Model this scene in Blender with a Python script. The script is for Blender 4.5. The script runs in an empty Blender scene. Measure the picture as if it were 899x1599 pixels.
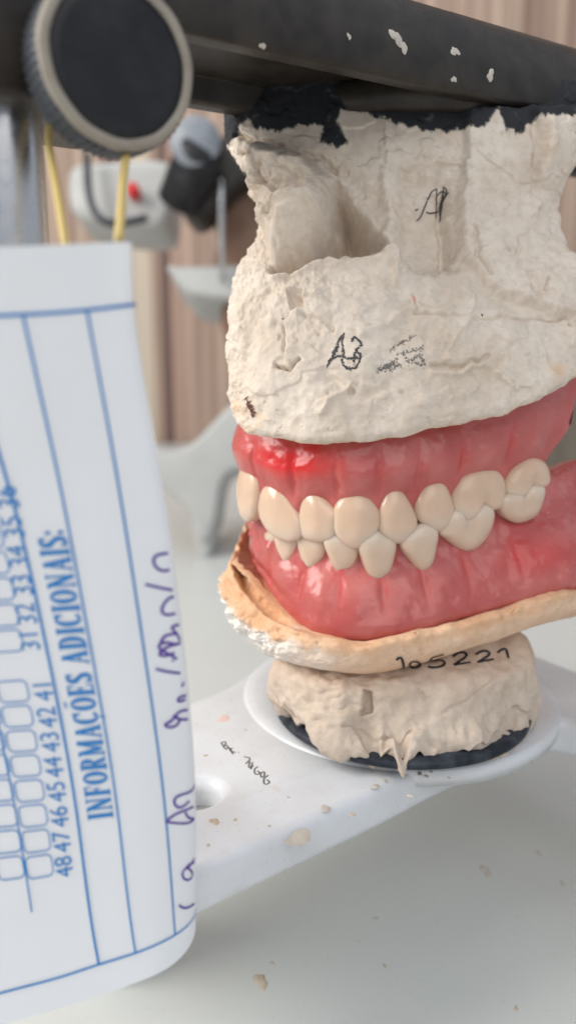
import bpy, bmesh, math, random
import numpy as np
from mathutils import Vector
from mathutils.bvhtree import BVHTree

# ------------------------------------------------------------------ units: 1 unit = 1 cm
random.seed(7); RNG = np.random.RandomState(11)
SC = bpy.context.scene
SC.unit_settings.system = 'METRIC'; SC.unit_settings.scale_length = 0.01
COL = SC.collection
F = 1255.0; PITCH = math.radians(12); H = 11.0
cP, sP = math.cos(PITCH), math.sin(PITCH)

def at(px, py, t):
    """measured point: photo position and distance in cm -> world position in cm"""
    u = (px - 449.5) / F; v = (799.5 - py) / F
    return np.array([u * t, (cP + v * sP) * t, H + (-sP + v * cP) * t])
def at_z(px, py, z):
    v = (799.5 - py) / F
    return at(px, py, (z - H) / (-sP + v * cP))
EYE = np.array([0, 0, H])

# articulator axes: A to the front of the mouth, L to the wearer's left
TH = math.radians(55.6)
A = np.array([-math.sin(TH), -math.cos(TH), 0]); L = np.array([math.cos(TH), -math.sin(TH), 0])
UPV = np.array([0, 0, 1.0])
C0 = np.array([2.4, 16.3, 0])
def sw(s, w, z=0.0): return C0 + A * s + L * w + UPV * z

# ------------------------------------------------------------------ noise
_p = RNG.permutation(256); _p = np.concatenate([_p, _p, _p])
_g = RNG.normal(size=(256, 3)); _g /= np.linalg.norm(_g, axis=1)[:, None]
def perlin(P):
    P = np.asarray(P, float); i = np.floor(P).astype(int); f = P - i; i &= 255
    u = f * f * f * (f * (f * 6 - 15) + 10)
    out = 0
    for dx in (0, 1):
        for dy in (0, 1):
            for dz in (0, 1):
                h = _p[_p[_p[(i[:, 0] + dx) & 255] + ((i[:, 1] + dy) & 255)] + ((i[:, 2] + dz) & 255)]
                g = _g[h]
                d = g[:, 0] * (f[:, 0] - dx) + g[:, 1] * (f[:, 1] - dy) + g[:, 2] * (f[:, 2] - dz)
                w = (u[:, 0] if dx else 1 - u[:, 0]) * (u[:, 1] if dy else 1 - u[:, 1]) * (u[:, 2] if dz else 1 - u[:, 2])
                out = out + d * w
    return out * 1.6
def fbm(P, scale, octs=4, gain=.5, off=0.0):
    P = np.asarray(P) * scale + off; r = 0; a = 1.0
    for _ in range(octs):
        r = r + a * perlin(P); P = P * 2.03 + 17.3; a *= gain
    return r
def sstep(a, b, x):
    t = np.clip((x - a) / (b - a), 0, 1); return t * t * (3 - 2 * t)
def pdist(X, Z, poly):
    """signed distance to polygon, negative inside"""
    poly = np.asarray(poly, float); n = len(poly); d = np.full(X.shape, 1e9); ins = np.zeros(X.shape, bool)
    for k in range(n):
        a = poly[k]; b = poly[(k + 1) % n]; e = b - a
        wx = X - a[0]; wz = Z - a[1]
        t = np.clip((wx * e[0] + wz * e[1]) / (e @ e + 1e-12), 0, 1)
        d = np.minimum(d, np.hypot(wx - e[0] * t, wz - e[1] * t))
        c = ((a[1] > Z) != (b[1] > Z)) & (X < (b[0] - a[0]) * (Z - a[1]) / (b[1] - a[1] + 1e-12) + a[0])
        ins ^= c
    return np.where(ins, -d, d)
def ldist(X, Z, line):
    line = np.asarray(line, float); d = np.full(X.shape, 1e9)
    for k in range(len(line) - 1):
        a = line[k]; e = line[k + 1] - a; wx = X - a[0]; wz = Z - a[1]
        t = np.clip((wx * e[0] + wz * e[1]) / (e @ e + 1e-12), 0, 1)
        d = np.minimum(d, np.hypot(wx - e[0] * t, wz - e[1] * t))
    return d
def xz(pts, t=13.9):
    return [(lambda q: (q[0], q[2]))(at(p[0], p[1], t)) for p in pts]

def spl(x, xp, yp):
    """natural cubic interpolation; yp may be (n,) or (n,k)"""
    xp = np.asarray(xp, float); yp = np.asarray(yp, float); one = yp.ndim == 1
    if one: yp = yp[:, None]
    n = len(xp); h = np.diff(xp)
    M = np.zeros((n, n)); R = np.zeros((n, yp.shape[1])); M[0, 0] = M[-1, -1] = 1
    for i in range(1, n - 1):
        M[i, i - 1] = h[i - 1]; M[i, i] = 2 * (h[i - 1] + h[i]); M[i, i + 1] = h[i]
        R[i] = 6 * ((yp[i + 1] - yp[i]) / h[i] - (yp[i] - yp[i - 1]) / h[i - 1])
    m = np.linalg.solve(M, R)
    x = np.atleast_1d(np.asarray(x, float)); k = np.clip(np.searchsorted(xp, x) - 1, 0, n - 2)
    hk = h[k][:, None]; a = (xp[k + 1] - x)[:, None] / hk; b = 1 - a
    r = a * yp[k] + b * yp[k + 1] + ((a ** 3 - a) * m[k] + (b ** 3 - b) * m[k + 1]) * hk ** 2 / 6
    return r[:, 0] if one else r

# ------------------------------------------------------------------ objects
def tag(o, label=None, cat=None, group=None, kind=None):
    for k, v in (('label', label), ('category', cat), ('group', group), ('kind', kind)):
        if v: o[k] = v
    return o
def empty(name, loc, label, cat, group=None):
    o = bpy.data.objects.new(name, None); COL.objects.link(o); o.location = Vector(loc)
    o.empty_display_size = .5
    return tag(o, label, cat, group)
def link(name, me, mat, parent=None, smooth=True):
    if smooth: me.polygons.foreach_set('use_smooth', [True] * len(me.polygons))
    if mat: me.materials.append(mat)
    o = bpy.data.objects.new(name, me); COL.objects.link(o)
    if parent is not None:
        o.parent = parent
        if parent.type == 'EMPTY': o.matrix_parent_inverse = parent.matrix_basis.inverted() if False else __import__('mathutils').Matrix.Translation(-parent.location)
    return o
def mesh(name, V, Fc, mat, parent=None, smooth=True, attrs=None):
    me = bpy.data.meshes.new(name)
    V = np.asarray(V, float)
    me.from_pydata(V.tolist(), [], [tuple(int(i) for i in f) for f in Fc] if not isinstance(Fc, np.ndarray) else Fc.tolist())
    for k, a in (attrs or {}).items():
        at_ = me.attributes.new(k, 'FLOAT', 'POINT'); at_.data.foreach_set('value', np.asarray(a, np.float32))
    me.update()
    if smooth and len(me.polygons) < 400000:
        bm = bmesh.new(); bm.from_mesh(me); bmesh.ops.recalc_face_normals(bm, faces=bm.faces); bm.to_mesh(me); bm.free()
    return link(name, me, mat, parent, smooth)
def grid_faces(nr, nc, wrap=False):
    r = np.arange(nr - 1)[:, None]; c = np.arange(nc if wrap else nc - 1)[None]
    c2 = (c + 1) % nc
    return np.stack([r * nc + c, r * nc + c2, (r + 1) * nc + c2, (r + 1) * nc + c], -1).reshape(-1, 4)
def grid_normals(G, wrap=False):
    if wrap: du = np.roll(G, -1, 1) - np.roll(G, 1, 1)
    else: du = np.gradient(G, axis=1)
    dv = np.gradient(G, axis=0)
    n = np.cross(du, dv); n /= np.linalg.norm(n, axis=2)[..., None] + 1e-9
    return n
class MB:
    def __init__(s): s.v = []; s.f = []
    def add(s, V, Fs):
        b = len(s.v); s.v += [tuple(map(float, v)) for v in V]; s.f += [tuple(int(i) + b for i in f) for f in Fs]
    def build(s, name, mat, parent=None, smooth=True): return mesh(name, s.v, s.f, mat, parent, smooth)
def frame_of(d):
    d = np.asarray(d, float); d = d / np.linalg.norm(d)
    a = np.array([0, 0, 1.0]) if abs(d[2]) < .9 else np.array([1.0, 0, 0])
    x = np.cross(a, d); x /= np.linalg.norm(x); y = np.cross(d, x)
    return x, y, d
def revolve(mb, c, d, prof, n=64, mod=None):
    """profile of (distance along d, radius) turned about the axis through c"""
    x, y, d = frame_of(d); c = np.asarray(c, float); V = []
    for (h, r) in prof:
        for k in range(n):
            a = 2 * math.pi * k / n; rr = r * (mod(a, h) if mod else 1)
            V.append(c + d * h + (x * math.cos(a) + y * math.sin(a)) * rr)
    Fs = grid_faces(len(prof), n, True).tolist()
    Fs.append(list(range(n))[::-1]); Fs.append([(len(prof) - 1) * n + k for k in range(n)])
    mb.add(V, Fs)
def tube(mb, pts, r, n=12, flat=1.0, up=None):
    pts = np.asarray(pts, float); T = np.gradient(pts, axis=0); T /= np.linalg.norm(T, axis=1)[:, None] + 1e-9
    V = []; ref = np.array(up if up is not None else [0.13, .3, .95])
    for p, t in zip(pts, T):
        x = np.cross(ref, t); x /= np.linalg.norm(x) + 1e-9; y = np.cross(t, x)
        for k in range(n):
            a = 2 * math.pi * k / n; V.append(p + x * math.cos(a) * r + y * math.sin(a) * r * flat)
    m = len(pts); Fs = grid_faces(m, n, True).tolist(); Fs.append(list(range(n))[::-1]); Fs.append([(m - 1) * n + k for k in range(n)])
    mb.add(V, Fs)
def smooth_line(pts, n):
    pts = np.asarray(pts, float); k = np.arange(len(pts)); return spl(np.linspace(0, len(pts) - 1, n), k, pts)
def prism(name, P2, frame, h0, h1, mat, parent=None, bevel=.08, seg=4, holes=()):
    """flat outline (list of 2-D points) with thickness; frame=(origin, ex, ey, en)"""
    cu = bpy.data.curves.new(name, 'CURVE'); cu.dimensions = '2D'; cu.fill_mode = 'BOTH'
    for ring in [P2] + list(holes):
        s = cu.splines.new('POLY'); s.points.add(len(ring) - 1); s.use_cyclic_u = True
        for i, p in enumerate(ring): s.points[i].co = (p[0], p[1], 0, 1)
    cu.extrude = (h1 - h0) / 2 - bevel; cu.bevel_depth = bevel; cu.bevel_resolution = seg; cu.offset = -bevel
    o = bpy.data.objects.new('t', cu); COL.objects.link(o)
    dg = bpy.context.evaluated_depsgraph_get(); dg.update(); me = bpy.data.meshes.new_from_object(o.evaluated_get(dg))
    bpy.data.objects.remove(o); me.name = name; me.materials.clear()
    n = len(me.vertices); co = np.empty(n * 3); me.vertices.foreach_get('co', co); co = co.reshape(-1, 3)
    O, ex, ey, en = [np.asarray(q, float) for q in frame]
    W = O + co[:, :1] * ex + co[:, 1:2] * ey + (co[:, 2:3] + (h0 + h1) / 2) * en
    me.vertices.foreach_set('co', W.ravel()); me.update()
    ob = link(name, me, mat, parent, True)
    ob.modifiers.new('w', 'WELD').merge_threshold = .0005
    m = ob.modifiers.new('e', 'EDGE_SPLIT'); m.split_angle = math.radians(40)
    return ob
def smooth_ring(pts, n=120):
    pts = np.asarray(pts, float); m = len(pts); P = np.concatenate([pts[-3:], pts, pts[:3]])
    return spl(np.linspace(3, m + 3, n, endpoint=False), np.arange(len(P)), P)
def blob(mb, c, n, r, h, irr=.3, seg=14, up=None, stretch=1.0):
    """flat irregular drop stuck on a surface"""
    x, y, n = frame_of(n); c = np.asarray(c, float); ph = random.random() * 9; V = [c + n * h]
    rings = ((.45, .93), (.8, .6), (1, -.3))
    for q, hh in rings:
        for k in range(seg):
            a = 2 * math.pi * k / seg
            rr = r * q * (1 + irr * math.sin(2 * a + ph) + irr * .6 * math.sin(3 * a + 2 * ph) + irr * .4 * math.sin(5 * a + ph * 3))
            V.append(c + (x * math.cos(a) * stretch + y * math.sin(a)) * rr + n * h * hh)
    Fs = [(0, 1 + k, 1 + (k + 1) % seg) for k in range(seg)]
    for j in range(2):
        b = 1 + j * seg
        for k in range(seg): Fs.append((b + k, b + seg + k, b + seg + (k + 1) % seg, b + (k + 1) % seg))
    mb.add(V, Fs)

# ------------------------------------------------------------------ materials
BLACKS = ('black', 'black_knob', 'plate')
def mat(name, base, rough=.5, **kw):
    m = bpy.data.materials.new(name); m.use_nodes = True; b = m.node_tree.nodes['Principled BSDF']
    b.inputs['Base Color'].default_value = (*base, 1); b.inputs['Roughness'].default_value = rough
    for k, v in kw.items():
        b.inputs[k.replace('_', ' ')].default_value = v
    return m
def nodes(m): return m.node_tree.nodes, m.node_tree.links, m.node_tree.nodes['Principled BSDF']
def noise_tex(m, scale, detail=6, rough=.6, vec=None, dist=0):
    N, K, b = nodes(m); t = N.new('ShaderNodeTexNoise'); t.inputs['Scale'].default_value = scale
    t.inputs['Detail'].default_value = detail; t.inputs['Roughness'].default_value = rough; t.inputs['Distortion'].default_value = dist
    if vec is None:
        g = N.get('GEO') or N.new('ShaderNodeTexCoord'); g.name = 'GEO'; vec = g.outputs['Object']
    K.new(vec, t.inputs['Vector']); return t
def ramp(m, src, stops, interp='LINEAR'):
    N, K, b = nodes(m); r = N.new('ShaderNodeValToRGB'); K.new(src, r.inputs['Fac']); cr = r.color_ramp; cr.interpolation = interp
    while len(cr.elements) < len(stops): cr.elements.new(.5)
    for e, (p, c) in zip(cr.elements, stops): e.position = p; e.color = (*c, 1) if len(c) == 3 else c
    return r
def mixc(m, fac, a, b_, mode='MIX'):
    N, K, b = nodes(m); x = N.new('ShaderNodeMix'); x.data_type = 'RGBA'; x.blend_type = mode
    for s, sock in ((fac, x.inputs[0]), (a, x.inputs[6]), (b_, x.inputs[7])):
        if hasattr(s, 'is_output'): K.new(s, sock)
        else: sock.default_value = s if isinstance(s, (int, float)) else (*s, 1)
    return x.outputs[2]
def bump(m, src, strength, dist, prev=None):
    N, K, b = nodes(m); u = N.new('ShaderNodeBump'); u.inputs['Strength'].default_value = strength; u.inputs['Distance'].default_value = dist
    K.new(src, u.inputs['Height'])
    if prev is not None: K.new(prev, u.inputs['Normal'])
    K.new(u.outputs[0], b.inputs['Normal']); return u.outputs[0]
def attr(m, name):
    N, K, b = nodes(m); a = N.new('ShaderNodeAttribute'); a.attribute_name = name; return a.outputs['Fac']

def plaster_mat(name, light, tan, stain=None, black=(.018, .019, .023)):
    m = mat(name, light, .82); N, K, b = nodes(m)
    n1 = noise_tex(m, .9, 7, .6); n2 = noise_tex(m, 6, 6, .7); n3 = noise_tex(m, 42, 4, .6)
    c = mixc(m, ramp(m, n1.outputs[0], [(.38, (0, 0, 0)), (.66, (1, 1, 1))]).outputs[0], light, tan)
    c = mixc(m, ramp(m, n2.outputs[0], [(.45, (0, 0, 0)), (.75, (.7, .7, .7))]).outputs[0], c, tuple(x * .8 for x in tan))
    if stain:
        c = mixc(m, attr(m, 'stain'), c, stain)
    v = N.new('ShaderNodeTexVoronoi'); v.inputs['Scale'].default_value = 3.2
    K.new(N['GEO'].outputs['Object'], v.inputs['Vector'])
    pit = ramp(m, v.outputs['Distance'], [(.0, (1, 1, 1)), (.05, (0, 0, 0))])
    c = mixc(m, pit.outputs[0], c, tuple(x * .45 for x in tan))
    sp = mixc(m, n3.outputs[0], (.03, .035, .05), (.3, .29, .27))
    n4 = noise_tex(m, 3.5, 5, .65)
    k = ramp(m, n4.outputs[0], [(.6, black), (.74, (.10, .105, .115))])
    c = mixc(m, attr(m, 'paint'), c, k.outputs[0])
    K.new(c, b.inputs['Base Color'])
    q = bump(m, n2.outputs[0], .2, .02); q = bump(m, n3.outputs[0], .25, .006, q)
    i = N.new('ShaderNodeMath'); i.operation = 'SUBTRACT'; i.inputs[0].default_value = 1; K.new(pit.outputs[0], i.inputs[1])
    bump(m, i.outputs[0], .4, .01, q)
    b.inputs['Subsurface Weight'].default_value = .0
    return m
M = {}
M['plaster'] = plaster_mat('white_plaster', (.77, .675, .575), (.65, .545, .44), stain=(.70, .47, .29))
M['plaster_low'] = plaster_mat('mounting_plaster', (.64, .535, .435), (.54, .44, .35), stain=(.7, .45, .3))
M['stone'] = plaster_mat('peach_stone', (.80, .53, .34), (.70, .40, .22), stain=(.80, .76, .70))

def wax_mat():
    m = mat('pink_wax', (.62, .14, .12), .3, IOR=1.44); N, K, b = nodes(m)
    n1 = noise_tex(m, 1.1, 3, .5); n2 = noise_tex(m, 3.2, 4, .6); n3 = noise_tex(m, 14, 4, .6)
    c = mixc(m, ramp(m, n1.outputs[0], [(.35, (0, 0, 0)), (.65, (1, 1, 1))]).outputs[0], (.47, .088, .08), (.53, .135, .118))
    c = mixc(m, attr(m, 'pale'), c, (.74, .33, .31))
    c = mixc(m, attr(m, 'red'), c, (.66, .012, .012))
    K.new(c, b.inputs['Base Color'])
    r = ramp(m, n2.outputs[0], [(.3, (.24, .24, .24)), (.7, (.40, .40, .40))]); K.new(r.outputs[0], b.inputs['Roughness'])
    b.inputs['Coat Weight'].default_value = .30; b.inputs['Coat Roughness'].default_value = .12; b.inputs['Subsurface Weight'].default_value = .22; b.inputs['Subsurface Radius'].default_value = (1, .25, .18); b.inputs['Subsurface Scale'].default_value = .18
    q = bump(m, n2.outputs[0], .12, .03); bump(m, n3.outputs[0], .1, .006, q)
    return m
M['wax'] = wax_mat()
def tooth_mat(name, a, e):
    m = mat(name, a, .22, IOR=1.5); N, K, b = nodes(m)
    n = noise_tex(m, 3.0, 3, .5)
    c = mixc(m, ramp(m, n.outputs[0], [(.35, (0, 0, 0)), (.65, (1, 1, 1))]).outputs[0], a, tuple(x * .93 for x in a))
    c = mixc(m, attr(m, 'edge'), c, e); K.new(c, b.inputs['Base Color'])
    b.inputs['Coat Weight'].default_value = .3; b.inputs['Coat Roughness'].default_value = .08; b.inputs['Subsurface Weight'].default_value = .5; b.inputs['Subsurface Radius'].default_value = (1, .6, .45); b.inputs['Subsurface Scale'].default_value = .12
    n3 = noise_tex(m, 9, 3, .5); bump(m, n3.outputs[0], .12, .02)
    return m
M['tooth'] = tooth_mat('ivory_tooth', (.71, .51, .365), (.70, .57, .46))
M['tooth_low'] = tooth_mat('ivory_tooth_translucent_edge', (.70, .525, .39), (.73, .62, .51))
def scratch_plastic(name, a, b2, rough, sc=2.0, bs=.1):
    m = mat(name, a, rough); N, K, b = nodes(m)
    n1 = noise_tex(m, sc, 7, .55); n2 = noise_tex(m, sc * 12, 4, .6)
    K.new(mixc(m, ramp(m, n1.outputs[0], [(.4, (0, 0, 0)), (.72, (1, 1, 1))]).outputs[0], a, b2), b.inputs['Base Color'])
    K.new(ramp(m, n2.outputs[0], [(.3, (rough * .75,) * 3), (.7, (min(1, rough * 1.25),) * 3)]).outputs[0], b.inputs['Roughness'])
    bump(m, n2.outputs[0], bs, .02); return m
M['black'] = scratch_plastic('worn_black_plastic', (.024, .020, .017), (.045, .037, .030), .36)
M['black_knob'] = scratch_plastic('black_knob', (.012, .012, .014), (.028, .029, .032), .45, 1.5)
M['plate'] = scratch_plastic('dark_plate', (.012, .016, .024), (.05, .06, .075), .5, 3)
M['knurl'] = scratch_plastic('dusty_knurl', (.022, .026, .034), (.06, .07, .085), .5, 2)
for b_ in BLACKS: nodes(M[b_])[2].inputs['Specular IOR Level'].default_value = .3
M['dull'] = scratch_plastic('dull_metal', (.20, .22, .25), (.35, .37, .38), .45, .8)
M['ring'] = scratch_plastic('cream_ring', (.33, .29, .235), (.25, .215, .17), .55, 3)
M['white'] = scratch_plastic('white_plastic', (.70, .715, .74), (.63, .63, .63), .33, .8, .04)
_m = M['white']; _N, _K, _b = nodes(_m); _src = _b.inputs['Base Color'].links[0].from_socket
_n = noise_tex(_m, 2.6, 7, .68); _K.new(mixc(_m, ramp(_m, _n.outputs[0], [(.58, (0, 0, 0)), (.72, (.45, .45, .45))]).outputs[0], _src, (.60, .55, .48)), _b.inputs['Base Color'])
M['steel'] = scratch_plastic('brushed_steel', (.58, .58, .59), (.52, .51, .50), .30, .5, .0); nodes(M['steel'])[2].inputs['Metallic'].default_value = 1
M['graphite'] = mat('graphite', (.06, .058, .06), .6)
M['faint'] = mat('faint_graphite', (.16, .145, .13), .7)
M['marker'] = mat('black_marker', (.012, .012, .02), .5)
M['brownink'] = mat('brown_mark', (.13, .05, .03), .7)
M['blue'] = mat('blue_print', (.015, .19, .50), .7)
M['purple'] = mat('purple_ink', (.085, .03, .30), .6)
M['band'] = mat('yellow_rubber', (.62, .47, .18), .5, Subsurface_Weight=.2)
M['crumb'] = scratch_plastic('dried_crumb', (.50, .40, .28), (.60, .52, .42), .8, 6)
M['splash'] = scratch_plastic('plaster_splash', (.58, .53, .46), (.48, .43, .36), .85, 6)
M['pinkwax'] = mat('pink_crumb', (.75, .35, .3), .6)
M['pinkfaint'] = mat('faint_pink_smear', (.72, .53, .48), .6)
M['red'] = mat('red_button', (.6, .02, .02), .4)
M['grey'] = scratch_plastic('grey_casing', (.46, .46, .44), (.40, .40, .385), .45, .5)
M['brown'] = scratch_plastic('brown_stone', (.16, .09, .06), (.26, .16, .11), .8, .6)
M['khaki'] = scratch_plastic('khaki_box', (.12, .10, .075), (.17, .145, .11), .8, .4)

def paper_mat():
    m = mat('white_paper', (.76, .775, .80), .75); N, K, b = nodes(m)
    n = noise_tex(m, 1.2, 4, .5); n2 = noise_tex(m, 25, 3, .6)
    K.new(mixc(m, n.outputs[0], (.83, .855, .89), (.79, .81, .84)), b.inputs['Base Color'])
    q = bump(m, n.outputs[0], .25, .05); bump(m, n2.outputs[0], .08, .006, q)
    # thin sheet: a little light passes through
    tr = N.new('ShaderNodeBsdfTranslucent'); tr.inputs['Color'].default_value = (.7, .7, .7, 1)
    mx = N.new('ShaderNodeMixShader'); mx.inputs[0].default_value = .22
    K.new(b.outputs[0], mx.inputs[1]); K.new(tr.outputs[0], mx.inputs[2]); K.new(mx.outputs[0], N['Material Output'].inputs['Surface'])
    return m
M['paper'] = paper_mat()
def table_mat():
    m = mat('table_laminate', (.5, .5, .48), .38); N, K, b = nodes(m)
    n = noise_tex(m, .25, 5, .6); n2 = noise_tex(m, 30, 3, .6); n3 = noise_tex(m, 5, 5, .7)
    c = mixc(m, n.outputs[0], (.64, .65, .62), (.59, .60, .57))
    c = mixc(m, ramp(m, n3.outputs[0], [(.60, (0, 0, 0)), (.76, (.5, .5, .5))]).outputs[0], c, (.46, .44, .39))
    K.new(c, b.inputs['Base Color']); bump(m, n2.outputs[0], .1, .008); return m
M['table'] = table_mat()
def wall_mat():
    m = mat('striped_wood_panel', (.5, .4, .3), .6); N, K, b = nodes(m)
    tc = N.new('ShaderNodeTexCoord'); mp = N.new('ShaderNodeMapping'); mp.inputs['Scale'].default_value = (1, 1, .012)
    K.new(tc.outputs['Object'], mp.inputs['Vector'])
    n = noise_tex(m, .42, 3, .55, mp.outputs[0]); n2 = noise_tex(m, 1.7, 3, .6, mp.outputs[0])
    c = ramp(m, n.outputs[0], [(.30, (.17, .10, .07)), (.42, (.40, .275, .205)), (.50, (.58, .43, .32)), (.58, (.42, .295, .22)), (.70, (.70, .59, .46))]).outputs[0]
    c = mixc(m, ramp(m, n2.outputs[0], [(.45, (0, 0, 0)), (.58, (.65, .65, .65))]).outputs[0], c, (.25, .15, .115))
    sx_ = N.new('ShaderNodeSeparateXYZ'); K.new(tc.outputs['Object'], sx_.inputs[0])
    for x0, w0, col_ in ((-15.4, 1.1, (.62, .52, .40)), (-13.0, .7, (.15, .085, .065)), (-18.3, .9, (.17, .10, .075)), (-10.6, .5, (.50, .34, .26)), (-12.0, .5, (.45, .29, .22))):
        a1 = N.new('ShaderNodeMath'); a1.operation = 'SUBTRACT'; K.new(sx_.outputs[0], a1.inputs[0]); a1.inputs[1].default_value = x0
        a2 = N.new('ShaderNodeMath'); a2.operation = 'ABSOLUTE'; K.new(a1.outputs[0], a2.inputs[0])
        c = mixc(m, ramp(m, a2.outputs[0], [(max(0, w0 - .25), (1, 1, 1)), (min(1, w0), (0, 0, 0))]).outputs[0], c, col_)
    K.new(c, b.inputs['Base Color']); return m
M['wall'] = wall_mat()

# ------------------------------------------------------------------ setting
tb = MB(); tb.add([(-90, -40, 0), (110, -40, 0), (110, 88, 0), (-90, 88, 0), (-90, -40, -3), (110, -40, -3), (110, 88, -3), (-90, 88, -3)],
                  [(0, 1, 2, 3), (4, 7, 6, 5), (0, 4, 5, 1), (1, 5, 6, 2), (2, 6, 7, 3), (3, 7, 4, 0)])
tag(tb.build('table_top', M['table'], smooth=False), kind='structure')
wb = MB(); wb.add([(-140, 88.5, -80), (160, 88.5, -80), (160, 88.5, 130), (-140, 88.5, 130), (-140, 91, -80), (160, 91, -80), (160, 91, 130), (-140, 91, 130)],
                  [(0, 1, 2, 3), (4, 7, 6, 5), (0, 4, 5, 1), (1, 5, 6, 2), (2, 6, 7, 3), (3, 7, 4, 0)])
tag(wb.build('wall', M['wall'], smooth=False), kind='structure')

# ------------------------------------------------------------------ plaster lofts
def loft(rows, nr, nf, nb, back, expo=.9):
    """rows: (left, front, right) points -> closed wall of plaster, as a grid nr x (nf+nb)"""
    rows = np.array(rows); k = np.arange(len(rows)); R = spl(np.linspace(0, len(rows) - 1, nr), k, rows.reshape(len(rows), 9)).reshape(nr, 3, 3)
    f1 = np.linspace(0, math.pi, nf, endpoint=False); f2 = np.linspace(math.pi, 2 * math.pi, nb, endpoint=False)
    ph = np.concatenate([f1, f2]); c = np.cos(ph); s = np.sin(ph)
    c = np.sign(c) * np.abs(c) ** expo; sf = np.where(s > 0, np.abs(s) ** expo, 0); sb = np.where(s < 0, np.abs(s) ** expo, 0)
    Cn = (R[:, 0] + R[:, 2]) / 2; ex = (R[:, 2] - R[:, 0]) / 2; ey = R[:, 1] - Cn
    G = Cn[:, None] - ex[:, None] * c[None, :, None] + ey[:, None] * sf[None, :, None] + np.array([0, back, 0]) * sb[None, :, None]
    return G
def row(l, f, r): return [at(*l), at(*f), at(*r)]

# ---- upper plaster cast
U_ROWS = [row((356, 130, 15.4), (620, 110, 14.25), (925, 140, 15.3)),
          row((355, 165, 15.3), (620, 165, 14.2), (922, 175, 15.2)),
          row((357, 200, 15.3), (620, 205, 14.2), (917, 205, 15.2)),
          row((364, 240, 15.3), (620, 245, 14.25), (900, 240, 15.2)),
          row((394, 285, 15.3), (620, 290, 14.3), (868, 290, 15.2)),
          row((403, 330, 15.3), (620, 335, 14.3), (856, 335, 15.2)),
          row((404, 372, 15.25), (620, 378, 14.2), (870, 380, 15.1)),
          row((376, 405, 15.2), (620, 415, 14.0), (898, 412, 15.0)),
          row((367, 455, 15.2), (620, 460, 13.75), (925, 440, 14.9)),
          row((365, 520, 15.1), (620, 525, 13.5), (945, 478, 14.8)),
          row((366, 570, 15.0), (620, 585, 13.38), (955, 500, 14.7)),
          row((370, 588, 15.0), (620, 640, 13.35), (955, 512, 14.7)),
          row((370, 602, 15.0), (620, 670, 13.38), (950, 518, 14.7)),
          row((373, 610, 15.05), (620, 683, 13.50), (942, 524, 14.8))]
NR, NF, NB = 460, 620, 110
G = loft(U_ROWS, NR, NF, NB, 2.6)
P = G.reshape(-1, 3).copy(); Nn = grid_normals(G, True).reshape(-1, 3)
ctr = G.mean(axis=(0, 1)); 
if np.mean(np.sum(Nn * (P - ctr), 1)) < 0: Nn = -Nn
X, Z = P[:, 0], P[:, 2]; front = sstep(-.12, -.62, Nn[:, 1])
wob = fbm(P, 2.2, 4, .5); fine = fbm(P, 9, 4, .55, 5.0); big = fbm(P, .8, 3, .5, 9.0)
Xw = X + .05 * fbm(P, 3.1, 3, .5, 31); Zw = Z + .05 * fbm(P, 3.1, 3, .5, 47)
D = .10 * big + .014 * wob + .003 * fine
def plateau(poly, h, w=.08, t=13.9, soft=0.0):
    d = pdist(Xw, Zw, xz(poly, t)); return h * sstep(w, -w - soft, d)
def ridge(line, h, w, t=13.9):
    d = ldist(Xw, Zw, xz(line, t)); return h * np.exp(-(d / w) ** 2)
fx = 0
# protruding chunk at the left with its hooked lower end
fx = fx + plateau([(396, 236), (412, 226), (430, 232), (478, 250), (514, 285), (522, 325), (512, 365), (478, 398), (448, 420), (428, 412), (420, 380), (412, 330), (404, 280)], .44, .06, 14.6, .12)
fx = fx + plateau([(455, 335), (505, 330), (517, 345), (500, 385), (462, 410), (440, 400)], .26, .05, 14.5, .12)
# shaded hollow under and to the right of it
fx = fx - plateau([(522, 280), (552, 312), (604, 384), (560, 396), (500, 406), (455, 425), (440, 420), (480, 395), (512, 365)], .75, .10, 14.3, .25)
fx = fx - plateau([(500, 240), (560, 255), (602, 300), (606, 384), (560, 330), (520, 290)], .18, .14, 14.2, .3)
# lip of the lower mass
fx = fx + ridge([(430, 430), (470, 418), (560, 400), (620, 402)], .10, .10, 14.0)
fx = fx + ridge([(585, 375), (600, 398), (622, 402), (615, 440)], .10, .045, 14.0)
# channel beside the pillar and its crest
fx = fx - plateau([(628, 255), (690, 258), (722, 285), (715, 420), (640, 425), (615, 390), (625, 320)], .20, .12, 14.1, .15)
fx = fx + ridge([(604, 262), (612, 330), (604, 372)], .07, .09)
fx = fx - ridge([(700, 300), (706, 350), (702, 395)], .09, .10)
fx = fx + plateau([(727, 170), (960, 150), (960, 520), (760, 455), (716, 390), (722, 280)], .15, .045, 14.1, .04)
fx = fx + ridge([(690, 245), (730, 250)], .06, .03); fx = fx + ridge([(605, 180), (610, 250)], .05, .05)
fx = fx - ridge([(845, 180), (852, 230), (850, 290)], .16, .12); fx = fx + ridge([(868, 180), (862, 240), (840, 330)], .07, .1)
fx = fx - ridge([(742, 360), (750, 400), (765, 430)], .07, .05); fx = fx - ridge([(815, 380), (810, 420)], .05, .05)
fx = fx - ridge([(828, 435), (838, 460)], .09, .07); fx = fx - ridge([(858, 440), (850, 452), (870, 462)], .05, .03)
fx = fx - ridge([(520, 270), (500, 250), (440, 238)], .08, .05, 14.5)
# grooves of the upper left chunk
fx = fx - ridge([(372, 215), (400, 232), (440, 240)], .10, .05, 15.0) - ridge([(378, 243), (410, 250)], .08, .04, 15.0)
fx = fx - ridge([(425, 262), (437, 300)], .09, .05, 14.8) - ridge([(410, 300), (422, 312)], .06, .03, 14.9)
fx = fx + ridge([(430, 300), (450, 330), (430, 370)], .10, .07, 14.7)
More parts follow.
